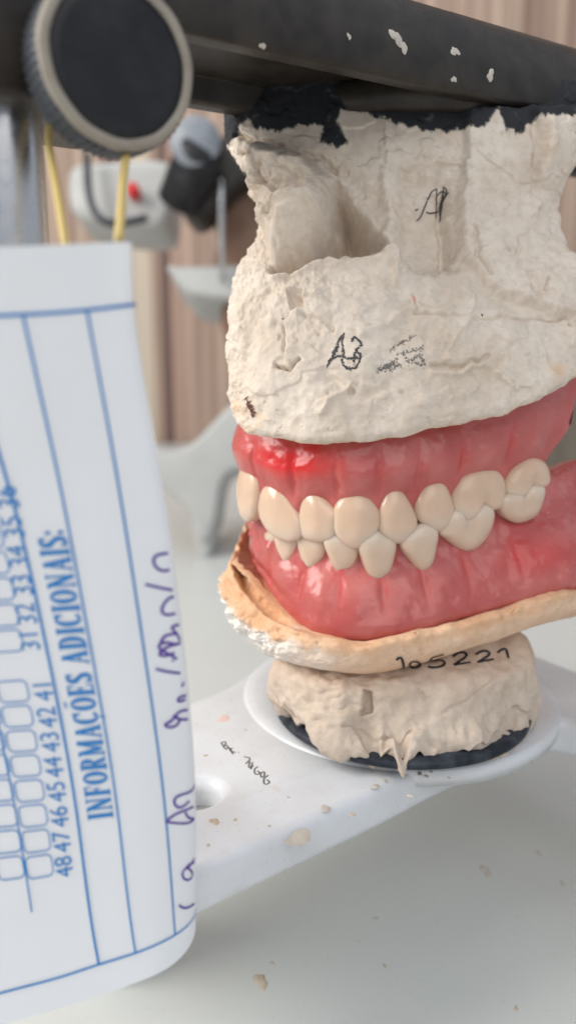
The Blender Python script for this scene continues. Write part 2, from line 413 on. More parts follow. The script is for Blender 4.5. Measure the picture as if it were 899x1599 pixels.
# crease lines and waves on the lower mass
fx = fx - ridge([(645, 484), (700, 492), (800, 496), (900, 494)], .045, .025) + ridge([(660, 478), (780, 487)], .03, .05)
fx = fx + ridge([(668, 578), (705, 582), (745, 568), (775, 585), (800, 605)], .06, .045) - ridge([(668, 566), (712, 570), (750, 556)], .05, .04)
fx = fx - plateau([(452, 458), (475, 458), (470, 478), (452, 487)], .10, .03, 14.3)
fx = fx + ridge([(445, 455), (505, 470)], .06, .03, 14.2) - ridge([(470, 490), (492, 498), (520, 512)], .05, .03, 14.2)
fx = fx - ridge([(435, 572), (452, 578), (466, 560)], .09, .03, 14.3); fx = fx - ridge([(440, 510), (446, 548)], .04, .03, 14.3)
fx = fx + ridge([(560, 520), (600, 505), (650, 470)], .05, .05, 13.8) - ridge([(515, 590), (560, 620), (600, 600)], .05, .10, 13.7)
fx = fx + ridge([(500, 640), (520, 615), (545, 600)], .05, .05, 13.8); fx = fx - ridge([(640, 455), (648, 480)], .04, .02)
fx = fx + ridge([(690, 545), (725, 500), (735, 460)], .04, .03)
# crumbly texture: strong at the left chunk and along the right pillar
rough_l = np.exp(-((X + .35) / .9) ** 2) * sstep(10.5, 12, Z) + .6 * np.exp(-((X - .55) / .7) ** 2 - ((Z - 11.6) / 1.0) ** 2) + .8 * np.exp(-((X - 2.7) / .35) ** 2 - ((Z - 11.2) / 2.2) ** 2)
tex = np.abs(fbm(P, 2.6, 4, .5, 77)) - .25
cells = fbm(P * np.array([1.3, 1, .8]), 5.5, 3, .5, 55)
Pd = np.stack([P[:, 0] * .8 + P[:, 2] * .6, P[:, 1], (P[:, 2] * .8 - P[:, 0] * .6) * .32], 1)
D = D - .07 * np.abs(fbm(P * np.array([1, 1, .75]), .95, 3, .5, 301)) - .03 * np.abs(fbm(P * np.array([1, 1, 1.4]), 2.3, 2, .5, 311))
D = D + .11 * np.exp(-((X + .25) / .95) ** 2 - ((Z - 13.4) / 1.5) ** 2) * (np.abs(fbm(Pd, 3.2, 4, .55, 321)) - .2)
D = D + rough_l * (.06 * tex + .02 * np.minimum(cells, .1))
pits = fbm(P, 3.2, 2, .5, 201); D = D - .05 * sstep(.80, .95, pits)
pits2 = fbm(P, 8.5, 2, .5, 141); D = D - .015 * sstep(.68, .85, pits2)
D = D * (1 - .8 * sstep(13.9, 14.5, Z)); slab = fbm(P * np.array([1, 1, 1.5]), 1.3, 3, .5, 88); D = D + .03 * sstep(-.09, .09, slab) * sstep(9.4, 10.2, Z)
# ragged left border
edge = np.exp(-((X + .95) / .35) ** 2); D = D + edge * .05 * (np.abs(fbm(P, 3.0, 4, .6, 66)))
def bump_at(px, py, t, rx, rz, h):
    c = at(px, py, t); return h * np.exp(-(((Xw - c[0]) / rx) ** 2 + ((Zw - c[2]) / rz) ** 2) ** 1.5)
fx = fx + bump_at(482, 352, 14.5, .36, .42, .22) + bump_at(440, 270, 14.8, .45, .3, .10)
fx = fx - ridge([(428, 424), (452, 420), (490, 402), (520, 372)], .26, .075, 14.45) - ridge([(520, 400), (570, 392), (600, 388)], .16, .10, 14.2)
fx = np.where(fx < 0, fx * 1.5, fx * 1.35)
P = P + Nn * (D + fx * front)[:, None]
paint_poly = xz([(330, 90), (900, 60), (990, 90), (985, 166), (905, 182), (840, 184), (800, 215), (778, 210), (768, 182), (745, 207), (690, 209), (625, 200), (600, 190), (555, 180), (535, 174), (522, 192), (545, 222), (538, 228), (520, 230), (500, 222), (500, 197), (480, 195), (440, 203), (395, 196), (385, 180), (372, 200), (355, 215), (330, 215)], 14.35)
Xp = X + .05 * fbm(P, 4, 4, .6, 12) ; Zp = Z + .06 * fbm(P * np.array([1.8, 1, 1]), 4, 4, .6, 21)
paint = sstep(.03, -.03, pdist(Xp, Zp, paint_poly)) 
paint = np.maximum(paint, sstep(13.6, 14.2, Z) * sstep(.2, -.2, Nn[:, 1] * -1) )
p2 = np.exp(-(pdist(Xp, Zp, xz([(880, 195), (930, 185), (940, 215), (885, 218)], 14.8)).clip(0) / .06) ** 2) * .8 * sstep(-.1, .15, fbm(P, 5, 3))
paint = np.maximum(paint, p2)
stain = np.zeros(len(P))
for (px, py, t, r, q) in ((392, 648, 14.9, .16, 1), (405, 655, 14.7, .16, 1), (372, 632, 15, .15, .8), (855, 577, 14.2, .15, .75), (895, 560, 14.6, .18, .7), (899, 575, 14.5, .2, .7), (720, 668, 13.8, .1, .5), (850, 235, 14.6, .12, .3), (690, 200, 14.3, .25, .25), (450, 690, 14.5, .1, .5),(825,350,14.6,.1,.4)):
    c = at(px, py, t); stain = np.maximum(stain, q * np.exp(-((P[:, 0] - c[0]) ** 2 + (P[:, 2] - c[2]) ** 2) / r ** 2) * front * sstep(-.6, .3, fbm(P, 4, 3)))
# closing caps
nC = NF + NB; G2 = P.reshape(NR, nC, 3)
bot = [G2[-1] * (1 - q) + np.array([2.2, 16.2, 9.9]) * q + np.array([0, 0, .35]) * min(1, q * 3) for q in (.03, .08, .3, .6, .97)]
top = [G2[0] * (1 - q) + np.array([2.4, 16.3, 15.2]) * q for q in (.97, .6, .3, .05)]
GA = np.concatenate([top, G2, bot]); V = GA.reshape(-1, 3)
rown = np.repeat(np.linspace(0, 1, NR), nC); stain = np.maximum(stain, .55 * sstep(.972, .99, rown + .008 * fbm(P, 3, 3)) * sstep(-.3, .5, fbm(P, 2, 3, .5, 44) + .2))
pa = np.concatenate([np.ones(4 * nC), paint, np.zeros(5 * nC)]); st = np.concatenate([np.zeros(4 * nC), stain, np.full(5 * nC, .4)])
upper_cast = mesh('upper_plaster_cast', V, grid_faces(len(GA), nC, True), M['plaster'], attrs={'paint': pa, 'stain': st})
tag(upper_cast, 'tall rough cream plaster cast above the pink wax, smeared black on top and pencilled A3', 'plaster cast')
def bvh_of(o):
    me = o.data; return BVHTree.FromPolygons([v.co.copy() for v in me.vertices], [tuple(p.vertices) for p in me.polygons])
BV_U = BVHTree.FromPolygons(V.tolist(), grid_faces(len(GA), nC, True).tolist())
def hit(bv, px, py):
    d = at(px, py, 1.0) - EYE; l = bv.ray_cast(Vector(EYE), Vector(d / np.linalg.norm(d)), 200)
    if l[0] is None: return None, None
    n = np.array(l[1]); 
    if n @ d > 0: n = -n
    return np.array(l[0]), n
def dabs(name, bv, strokes, m, parent, w=.022, dens=1.0, drop=.25, jit=.008, lift=.006, step=1.1):
    """a dry pencil line: many small irregular flecks lying on the rough surface"""
    mb = MB()
    for stt in strokes:
        s = np.asarray(stt, float); seg = np.linalg.norm(np.diff(s, axis=0), axis=1); tot = seg.sum(); cum = np.concatenate([[0], np.cumsum(seg)])
        k = max(2, int(tot / step * dens))
        for q in np.linspace(0, tot, k):
            if random.random() < drop: continue
            px = np.interp(q, cum, s[:, 0]); py = np.interp(q, cum, s[:, 1])
            h, n = hit(bv, px + random.gauss(0, jit * 60), py + random.gauss(0, jit * 60))
            if h is None: continue
            x, y, n = frame_of(n); r = w * random.uniform(.55, 1.15); a0 = random.random() * 6
            mb.add([h + n * lift + (x * math.cos(a0 + k2 * 1.047) + y * math.sin(a0 + k2 * 1.047)) * r * random.uniform(.6, 1.2) for k2 in range(6)], [tuple(range(6))])
    return mb.build(name, m, parent, False)
def ribbon_on(name, bv, strokes, m, parent, w=.02, lift=.008, n=30, taper=True):
    mb = MB()
    for stt in strokes:
        s = smooth_line(stt, n) if len(stt) > 2 else np.array([np.array(stt[0]) * (1 - q) + np.array(stt[1]) * q for q in np.linspace(0, 1, n)])
        pts = []; ns = []
        for p in s:
            h, nn = hit(bv, *p)
            if h is not None: pts.append(h + nn * lift); ns.append(nn)
        if len(pts) < 3: continue
        pts = np.array(pts); T = np.gradient(pts, axis=0); V_ = []
        for i, (p, t, nn) in enumerate(zip(pts, T, ns)):
            sd = np.cross(nn, t); sd /= np.linalg.norm(sd) + 1e-9
            ww = w * (.6 + .4 * math.sin(math.pi * i / (len(pts) - 1)) if taper else 1)
            V_ += [p - sd * ww / 2, p + sd * ww / 2]
        mb.add(V_, [(2 * i, 2 * i + 1, 2 * i + 3, 2 * i + 2) for i in range(len(pts) - 1)])
    return mb.build(name, m, parent, False)
c5 = .3115   # measured off a close view of the cast face
def q5(pts): return [(340 + a * c5, 440 + b * c5) for a, b in pts]
A3 = [q5([(545, 428), (565, 395), (590, 330), (612, 285), (632, 262)]), q5([(632, 262), (622, 300), (628, 345), (632, 378)]), q5([(558, 395), (600, 372), (638, 376)]), q5([(575, 380), (600, 330), (606, 320)]),
      q5([(672, 300), (680, 275), (705, 290), (722, 318), (700, 335), (690, 345), (715, 365), (708, 405), (690, 432), (655, 436), (628, 418), (622, 385)]), q5([(705, 380), (640, 385)]), q5([(690, 350), (680, 400)])]
dabs('pencil_mark', BV_U, A3, M['graphite'], upper_cast, .0155, 3.2, .2, .014)
c6 = .3326
def q6(pts): return [(600 + a * c6, 440 + b * c6) for a, b in pts]
SM = [q6([(0, 415), (40, 385), (75, 395)]), q6([(-30, 400), (0, 400), (30, 395)]), q6([(-38, 425), (10, 395), (60, 360)]), q6([(30, 320), (45, 305)]), q6([(60, 295), (100, 275), (135, 255)]), q6([(60, 345), (110, 330), (180, 310)]), q6([(140, 380), (188, 395)]), q6([(90, 350), (120, 380), (160, 340), (185, 380)]), q6([(75, 290), (90, 285)]), q6([(0, 400), (30, 415), (60, 390)])]
dabs('smudged_pencil_mark', BV_U, SM, M['faint'], upper_cast, .012, 3.2, .35, .03)
c4 = .3548
def q4(pts): return [(580 + a * c4, 150 + b * c4) for a, b in pts]
SG = [q4([(195, 548), (215, 530), (240, 470), (262, 425), (286, 408)]), q4([(286, 408), (284, 450), (282, 505), (280, 540)]), q4([(238, 512), (262, 516), (300, 506)]), q4([(316, 398), (310, 450), (300, 510), (296, 558)]), q4([(318, 400), (330, 425), (312, 470), (300, 540)]), q4([(340, 425), (318, 445), (308, 500), (298, 555)]), q4([(286, 440), (312, 420), (332, 438)]), q4([(292, 500), (305, 470), (310, 430)]), q4([(190, 505), (205, 498)])]
ribbon_on('pencil_signature', BV_U, SG, M['graphite'], upper_cast, .028, .012)
dabs('brown_mark', BV_U, [[(384, 622), (389, 628), (393, 638), (397, 650)], [(386, 630), (395, 645)]], M['brownink'], upper_cast, .02, 2.5, .2, .03)
pb = MB(); h, n = hit(BV_U, 646, 467); blob(pb, h, n, .055, .015, .2); pb.build('pink_wax_speck', M['pinkwax'], upper_cast)
pb = MB()
for q in ((752, 492), (442, 498)):
    pb = MB(); h, n = hit(BV_U, *q); blob(pb, h, n, .02, .006, .3); pb.build('dark_speck', M['graphite'], upper_cast)

# ------------------------------------------------------------------ arch of the dentures
O = np.array([-.567, 14.78, 7.953])
def arch_pt(a, b): return O + A * a * 1.003 + L * b * 1.011 + UPV * (-.1555 * a - .078 * b)
ab = [(-6.2, -3.05), (-5.1, -3.05), (-4.1, -2.9), (-3.15, -2.75), (-2.25, -2.5), (-1.55, -2.25), (-.85, -1.85), (-.3, -1.2), (0, -.43)]
ab = ab + [(a, -b) for a, b in ab[::-1]]
AR = np.array([arch_pt(a, b) for a, b in ab])
meas = [(378, 775, 15.40), (427, 803, 14.78), (490, 812, 14.29), (555, 817, 14.06), (623, 810, 14.1), (685, 795, 14.26), (757, 776, 14.5), (833, 752, 14.88)]
for i, m_ in enumerate(meas): AR[8 + i] = at(*m_)
_k = np.concatenate([[0], np.cumsum(np.linalg.norm(np.diff(AR, axis=0), axis=1))])
def arch(s):
    P_ = spl(s, _k, AR); e = 1e-3; T = (spl(np.asarray(s) + e, _k, AR) - spl(np.asarray(s) - e, _k, AR)); T[:, 2] = 0
    T /= np.linalg.norm(T, axis=1)[:, None]; Nv = np.cross(T, UPV)
    return P_, T, Nv
sT = _k[2:-2]            # tooth stations: right second molar .. left second molar
S_END = _k[-1]; S_L = _k[15]; S_MID = (_k[8] + _k[9]) / 2
if arch([S_MID])[2][0] @ A < 0: 
    _n = arch
    def arch(s): a_, b_, c_ = _n(s); return a_, b_, -c_

# ---- teeth
def tooth(name, outline, s, dep, mt, parent, bulge=.2, back=.55, groove=0, low=False, push=0.0, ctr=None, ridge_n=0):
    """outline: photo tracing of this tooth, laid in the plane facing outward from the arch at station s"""
    Pc, T, Nv = [q[0] for q in arch([s])]
    out = np.array(outline, float)
    c2 = (out.min(0) + out.max(0)) / 2
    C = at(c2[0], c2[1], dep) + Nv * push
    # ray to plane through C with normal Nv
    pts = []
    for p in out:
        d = at(p[0], p[1], 1) - EYE; t = ((C - EYE) @ Nv) / (d @ Nv); w = EYE + d * t - C; pts.append((w @ T, w[2]))
    pts = np.array(pts)
    return tooth3(name, pts, C, T, Nv, mt, parent, bulge, back, groove, low, ridge_n)
def tooth3(name, pts, C, T, Nv, mt, parent, bulge, back, groove, low, ridge_n=0, grow=None):
    grow = grow or (1.0 if low else 1.04); bulge = bulge * .85; C = C - Nv * .02
    ring = smooth_ring(pts * grow, 72)
    rho = np.concatenate([np.linspace(0.0, .8, 14)[1:], np.linspace(.83, 1, 9)])
    V_ = [C + 0 * T]; hx = np.abs(ring[:, 0]).max(); hz = np.abs(ring[:, 1]).max(); E_ = [0.0]
    def yprof(q): return -bulge * (1 - (1 - np.minimum(q, .999) ** 2.9) ** .55)
    zb = ring[:, 1]
    def surf(xl, zl, q):
        y = yprof(q)
        if groove:
            gx = groove[0] * hx
            amt = np.clip((groove[2] * (zl / hz) + .45), 0, 1)
            y = y - groove[1] * np.exp(-((xl - gx) / (.2 * hx)) ** 2) * amt
        if ridge_n: y = y + .012 * np.cos(xl / hx * 5.2) * np.exp(-(q / .8) ** 4)
        y = y - .05 * (zl / hz) * (1 if not low else -1) * .6
        return y
    y0 = surf(np.array([0.]), np.array([0.]), np.array([0.]))[0]; V_[0] = C + Nv * y0
    rings = []
    for q in rho:
        x_, z_ = ring[:, 0] * q, ring[:, 1] * q; y = surf(x_, z_, np.full(72, q))
        rings.append(C + x_[:, None] * T + z_[:, None] * UPV + y[:, None] * Nv)
        E_ += list(np.clip((-z_ if not low else z_) / hz * .9 + .35 * q ** 3 - .15, 0, 1))
    for dy, sh in ((.03, 1.0), (.12, .985), (.3, .93), (back, .82), (back + .08, .6), (back + .1, .1)):
        x_, z_ = ring[:, 0] * sh, ring[:, 1] * sh; y = surf(ring[:, 0], ring[:, 1], np.ones(72)) - dy
        rings.append(C + x_[:, None] * T + z_[:, None] * UPV + y[:, None] * Nv); E_ += [.3] * 72
    V_ = np.concatenate([np.array(V_)] + rings); fs = [(0, 1 + k, 1 + (k + 1) % 72) for k in range(72)]
    fs += (grid_faces(len(rings), 72, True) + 1).tolist(); fs.append([1 + (len(rings) - 1) * 72 + k for k in range(72)])
    o = mesh(name, V_, fs, mt, parent, attrs={'edge': np.array(E_)})
    # consistent outward faces
    return o
def c7(p): return [(340 + a * .2892, 700 + b * .2892) for a, b in p]
def c8(p): return [(580 + a * .3548, 680 + b * .3548) for a, b in p]
UP = [('central_incisor', None, 15.35, {}),
      ('central_incisor', c7([(250, 197), (300, 222), (345, 280), (392, 355), (420, 430), (412, 482), (370, 507), (310, 497), (255, 462), (213, 405), (191, 340), (196, 265), (218, 215)]), 14.74, dict(ridge_n=1, push=.05)),
      ('lateral_incisor', c7([(475, 247), (530, 268), (585, 318), (622, 370), (620, 430), (602, 488), (560, 510), (490, 507), (440, 485), (420, 430), (422, 345), (440, 275)]), 14.27, dict(ridge_n=1)),
      ('canine', c7([(735, 258), (795, 272), (845, 318), (872, 380), (865, 440), (832, 502), (780, 542), (730, 550), (680, 527), (638, 482), (619, 420), (628, 335), (665, 283)]), 14.03, dict(bulge=.24, ridge_n=1)),
      ('premolar', c8([(118, 240), (152, 256), (188, 312), (213, 370), (210, 420), (172, 467), (125, 484), (80, 462), (48, 427), (42, 370), (62, 298), (88, 254)]), 14.06, dict(bulge=.26)),
      ('premolar', c8([(308, 208), (347, 226), (374, 288), (383, 340), (362, 402), (322, 430), (290, 430), (250, 402), (215, 357), (222, 288), (252, 236), (278, 215)]), 14.22, dict(bulge=.26)),
      ('molar', c8([(510, 155), (572, 160), (610, 202), (616, 260), (602, 312), (560, 337), (525, 327), (500, 347), (450, 382), (408, 374), (384, 330), (386, 268), (415, 206), (458, 170)]), 14.45, dict(bulge=.26, groove=(.18, .12, -1))),
      ('molar', c8([(742, 106), (793, 126), (812, 175), (803, 222), (770, 237), (740, 242), (700, 267), (663, 287), (632, 272), (622, 225), (647, 167), (690, 126)]), 14.8, dict(bulge=.24, groove=(.15, .10, -1)))]
LO = [('central_incisor', c7([(222, 440), (255, 430), (290, 450), (290, 540), (268, 586), (240, 592), (226, 530)]), 15.4, {}),
      ('central_incisor', c7([(284, 470), (350, 450), (415, 470), (408, 560), (382, 612), (345, 650), (316, 612), (296, 560)]), 15.02, {}),
      ('lateral_incisor', c7([(412, 480), (480, 455), (555, 480), (563, 560), (542, 622), (502, 684), (465, 688), (438, 642), (418, 570)]), 14.62, {}),
      ('canine', c7([(570, 490), (650, 460), (752, 500), (760, 590), (733, 652), (702, 694), (658, 699), (618, 652), (588, 580)]), 14.32, {}),
      ('premolar', c8([(-42, 470), (20, 425), (70, 440), (120, 470), (113, 560), (92, 622), (50, 660), (18, 655), (-12, 602), (-33, 540)]), 14.2, {}),
      ('premolar', c8([(148, 465), (205, 415), (250, 395), (305, 420), (306, 490), (293, 562), (262, 617), (222, 605), (187, 562), (158, 522)]), 14.3, {}),
      ('molar', c8([(325, 425), (375, 340), (440, 330), (510, 310), (560, 330), (560, 400), (533, 462), (492, 508), (440, 523), (388, 495), (346, 462)]), 14.5, dict(groove=(.0, .12, 1), bulge=.22)),
      ('molar', c8([(595, 280), (660, 250), (720, 225), (782, 225), (780, 300), (753, 363), (702, 392), (660, 394), (617, 369), (595, 330)]), 14.85, dict(groove=(.05, .10, 1), bulge=.2))]
def egg(w, h, taper): 
    a = np.linspace(0, 2 * math.pi, 14, endpoint=False); return np.stack([np.sin(a) * w / 2 * (1 - taper * np.cos(a)), np.cos(a) * h / 2], 1)
upper_denture = empty('upper_denture', (1.5, 16.2, 9.0), 'shiny pink wax upper denture with ivory teeth, pressed up under the tall cream plaster', 'denture')
lower_denture = empty('lower_denture', (1.5, 16.2, 6.4), 'pink wax lower denture with ivory teeth, seated in the peach stone rim', 'denture')
GEN = {'lateral_incisor': (.58, .88), 'canine': (.66, .98), 'premolar': (.6, .86)}
for i, (nm, ol, dep, kw) in enumerate(UP):
    if ol is None:
        Pc, T, Nv = [q[0] for q in arch([_k[8] + .04])]; tooth3(nm, egg(.86, 1.12, -.05) + np.array([0, .06]), Pc + Nv * .07 + UPV * .02, T, Nv, M['tooth'], upper_denture, .2, .5, 0, False, 1)
        continue
    tooth(nm, ol, _k[8 + i], dep, M['tooth'], upper_denture, **kw)
for i, (nm, ol, dep, kw) in enumerate(LO):
    tooth(nm, ol, _k[8 + i] + .12, dep, M['tooth_low'], lower_denture, low=True, **kw)
for nm, si in (('lateral_incisor', 7), ('canine', 6), ('premolar', 5)):
    w, h = GEN[nm]; Pc, T, Nv = [q[0] for q in arch([_k[si]])]
    tooth3(nm, egg(w, h, .25), Pc, T, Nv, M['tooth'], upper_denture, .2, .55, 0, False)
    Pc, T, Nv = [q[0] for q in arch([_k[si] - .1])]
    tooth3(nm, egg(w * .8, h * .8, -.25), Pc - Nv * .22 - UPV * .66, T, Nv, M['tooth_low'], lower_denture, .2, .5, 0, True)

# ---- wax bases
def arch_loft(rows, smin, smax, ns, nv, disp=None):
    """rows: callables/values (offset outward, height from the tooth line), each may vary with station"""
    s = np.linspace(0, 1, ns); R = np.array([[r[0], r[1]] for r in rows], float)
    return s, R
def sweep(name, mt, parent, rows_fn, s0f, s1f, ns, nv, dispf, attrf, close=True):
    v = np.linspace(0, 1, nv); u = np.linspace(0, 1, ns); G_ = np.zeros((nv, ns, 3)); SS = np.zeros((nv, ns)); NN = np.zeros((nv, ns, 3)); OFF = np.zeros((nv, ns)); DZ = np.zeros((nv, ns))
    for j, vv in enumerate(v):
        s = s0f(vv) + (s1f(vv) - s0f(vv)) * u
        Pc, T, Nv = arch(s); o_, z_ = rows_fn(s, vv)
        G_[j] = Pc + Nv * o_[:, None] + UPV * z_[:, None]; SS[j] = s; NN[j] = Nv; OFF[j] = o_; DZ[j] = z_
    gn = grid_normals(G_); 
    G_ = G_ + dispf(G_, SS, DZ, OFF, NN, v[:, None] * np.ones((1, ns)))
    V_ = G_.reshape(-1, 3); fs = grid_faces(nv, ns).tolist()
    # join first and last row (closed tube section) and cap the ends
    fs += [((nv - 1) * ns + k, (nv - 1) * ns + k + 1, k + 1, k) for k in range(ns - 1)]
    fs.append([j * ns for j in range(nv)][::-1]); fs.append([j * ns + ns - 1 for j in range(nv)])
    return mesh(name, V_, fs, mt, parent, attrs=attrf(G_.reshape(-1, 3), SS.ravel(), DZ.ravel(), OFF.ravel())), G_
def rowspline(tab):
    tab = np.array(tab, float); k = np.linspace(0, 1, len(tab))
    return lambda v: spl([v], k, tab)[0]
tc = np.array([_k[i] for i in range(2, 16)])          # tooth stations
mids = (tc[1:] + tc[:-1]) / 2
ru = rowspline([(-.55, 1.95), (-.32, 1.75), (-.16, 1.45), (-.05, 1.1), (-.01, .85), (-.09, .58), (-.16, .30), (-.20, .08), (-.26, -.08), (-.42, -.1), (-.8, .1), (-1.0, .7), (-1.05, 1.5), (-.9, 1.95)])
def rows_up(s, v):
    o_, z_ = ru(v); k = np.ones_like(s)
    post = sstep(S_L - .2, S_L + .6, s)
    zz = z_ * k + .25 * sstep(S_L - 3, S_L + .6, s) * (z_ > 1)
    return o_ * k - .05 * post + .09 * sstep(_k[10] + .2, _k[9] - .1, s), zz
def gauss_sum(s, cs, w): return sum(np.exp(-((s - c) / w) ** 2) for c in cs)
def disp_up(G_, S_, DZ, OFF, NN, Vv):
    sh = G_.shape; Pf = G_.reshape(-1, 3)
    n1 = fbm(Pf, 1.4, 3, .5, 3).reshape(sh[:2]); n2 = fbm(Pf, 4, 3, .5, 8).reshape(sh[:2])
    outer = sstep(.68, .55, Vv)
    fest = (gauss_sum(S_, tc, .24) * .03 - gauss_sum(S_ + .04 * n1, mids, .07) * .055) * np.exp(-((DZ - .75) / .38) ** 2)
    rim = (gauss_sum(S_, mids, .10) * .045 - gauss_sum(S_, tc, .16) * .03) * np.exp(-((DZ - .26) / .18) ** 2)
    return NN * ((outer * (fest + rim) + .03 * n1 + .008 * n2)[..., None])
def att_up(Pf, S_, DZ, OFF):
    c = at(455, 700, 14.6); c2 = at(412, 690, 14.9); n = fbm(Pf, 2.2, 4, .6, 4)
    red = np.exp(-(((S_ - _k[9] - .40) / .85) ** 2 + ((DZ - 1.05 - .08 * n) / .30) ** 2)) * 1.2
    red = np.maximum(red, .25 * gauss_sum(S_, mids, .10) * np.exp(-((DZ - .85) / .35) ** 2))
    red = np.clip(red + .2 * n * (red > .1), 0, 1)
    pale = np.clip(.35 * np.exp(-((DZ - 1.45) / .10) ** 2) * np.exp(-((S_ - _k[9] - .1) / .8) ** 2) + .18 * gauss_sum(S_, tc, .16) * np.exp(-((DZ - .72) / .2) ** 2) + .03 * sstep(0, .6, n), 0, 1)
    return {'red': red, 'pale': pale}
sweep('wax_base', M['wax'], upper_denture, rows_up, lambda v: .3, lambda v: S_L + .36 + 1.25 * np.clip(1 - v * 2.0, 0, 1), 900, 200, disp_up, att_up)

rl = rowspline([(-.62, -.22), (-.42, -.32), (-.30, -.5), (-.26, -.72), (-.16, -.95), (-.02, -1.2), (.10, -1.45), (.17, -1.7), (.2, -1.95), (.0, -2.15), (-.6, -2.2), (-1.1, -1.6), (-1.15, -.8), (-.95, -.3)])
def rows_lo(s, v):
    o_, z_ = rl(v); k = np.ones_like(s)
    post = sstep(S_L + .05, S_L + .75, s) ; pw = sstep(S_L - 1.4, S_L + .5, s)
    up_ = np.clip((z_ + 2.0) / 1.6, 0, 1)
    z2 = z_ * k + post * up_ * .22
    ant = sstep(_k[10], _k[8], s)
    z2 = z2 + .42 * sstep(_k[10] + .2, _k[8], s) * np.clip(-z_ - .95, 0, 1.3)
    return o_ * k - .42 * sstep(_k[10] + .4, _k[8] + .2, s) * np.clip((-.8 - z_) / .9, 0, 1) + .28 * pw * np.clip((-.6 - z_) / .5, 0, 1) + .16*sstep(_k[9], _k[12], s)*np.clip((-1.0 - z_) / .8, 0, 1) - .08 * ant * np.clip((-.8 - z_) / .8, 0, 1), z2
def disp_lo(G_, S_, DZ, OFF, NN, Vv):
    sh = G_.shape; Pf = G_.reshape(-1, 3)
    n1 = fbm(Pf, 1.3, 3, .5, 13).reshape(sh[:2]); n2 = fbm(Pf, 4, 3, .5, 18).reshape(sh[:2])
    outer = sstep(.66, .55, Vv); S2 = S_ - .12
    fest = (gauss_sum(S2, tc, .24) * .035 - gauss_sum(S2 + .04 * n1, mids, .08) * .035) * np.exp(-((DZ + 1.25) / .32) ** 2) + (gauss_sum(S2, mids, .10) * .06 - gauss_sum(S2, tc, .15) * .05) * np.exp(-((DZ + .82) / .16) ** 2)
    rough = sstep(S_L - .1, S_L + .5, S_) * .03 * n2
    return NN * ((outer * fest + .035 * n1 + .008 * n2 + rough)[..., None])
def att_lo(Pf, S_, DZ, OFF):
    n = fbm(Pf, 1.8, 4, .6, 24)
    red = np.clip(.22 * gauss_sum(S_ - .12, mids, .12) * np.exp(-((DZ + 1.2) / .35) ** 2) * (1 + n) + .45 * np.exp(-((S_ - S_L) / .8) ** 2 - ((DZ + 1.3) / .3) ** 2), 0, .8)
    pale = np.clip(.15 * gauss_sum(S_ - .12, tc, .2) * np.exp(-((DZ + 1.12) / .16) ** 2) + .04 * sstep(.1, .6, n) + .2 * sstep(S_L, S_L + .6, S_) * sstep(-.2, .4, n), 0, 1)
    return {'red': red, 'pale': pale}
sweep('wax_base', M['wax'], lower_denture, rows_lo, lambda v: .3, lambda v: S_END - .15, 900, 200, disp_lo, att_lo)

# ------------------------------------------------------------------ lower cast
lower_cast = empty('lower_plaster_cast', (2.2, 16.2, 3.9), 'peach stone cast rimming the lower wax, set on a squat beige plaster mount', 'plaster cast')
rs = rowspline([(-1.9, -2.0), (-.6, -2.0), (.05, -2.0), (.22, -2.02), (.36, -2.0), (.48, -1.96), (.60, -1.98), (.66, -2.05), (.62, -2.3), (.50, -2.5), (.2, -2.72), (-.5, -2.8), (-1.4, -2.7), (-1.9, -2.5)])
def rows_st(s, v):
    o_, z_ = rs(v); k = np.ones_like(s)
    ant = sstep(_k[10] + .3, _k[8] - .2, s)         # toward the front and the far side the rim stands higher, with a hollow inside
    rimm = np.exp(-((v - .42) / .07) ** 2); far = sstep(_k[8] + .3, _k[6], s)
    z2 = z_ * k + rimm * (ant * .30 + far * .30) + (.10 * far) * (o_ > .1)
    z2 = z2 + ant * .55 * np.exp(-((v - .15) / .12) ** 2)
    o2 = o_ * k - ant * .36 * (o_ > .1) - far * .15 * (o_ > .1) + .12 * sstep(S_L - 1.5, S_L + .5, s) * (o_ > 0) 
    return o2, z2
def disp_st(G_, S_, DZ, OFF, NN, Vv):
    sh = G_.shape; Pf = G_.reshape(-1, 3)
    n1 = fbm(Pf, 1.2, 3, .5, 33).reshape(sh[:2]); n2 = fbm(Pf, 4.5, 4, .55, 38).reshape(sh[:2]); pit = fbm(Pf, 6, 2, .5, 41).reshape(sh[:2])
    ant = sstep(_k[11], _k[8], S_)
    n3 = np.abs(fbm(Pf, 2.6, 4, .6, 91)).reshape(sh[:2])
    side = sstep(.46, .56, Vv) * sstep(.8, .7, Vv)
    n4 = fbm(Pf, .55, 2, .5, 93).reshape(sh[:2]); d = .08 * n1 + .10 * n4 - .03 * sstep(.65, .8, pit) + .010 * n2 + ant * .035 * n2 + ant * side * .22 * n3
    out = NN * d[..., None]; out[..., 2] += (.07 * n1 + .08 * n4 + .008 * n2 - .03 * sstep(.65, .8, pit)) * sstep(.15, .25, Vv) * sstep(.9, .7, Vv)
    return out
def att_st(Pf, S_, DZ, OFF):
    n = fbm(Pf, 2.5, 4, .6, 61)
    white = sstep(-2.02, -2.22, DZ + .12 * n) * (.15 + .85 * sstep(_k[11] + .3, _k[9], S_ + .3 * n))
    return {'stain': np.clip(white, 0, 1), 'paint': np.zeros(len(Pf))}
stone, GS = sweep('stone_cast', M['stone'], lower_cast, rows_st, lambda v: .2, lambda v: S_END - .05, 760, 220, disp_st, att_st)

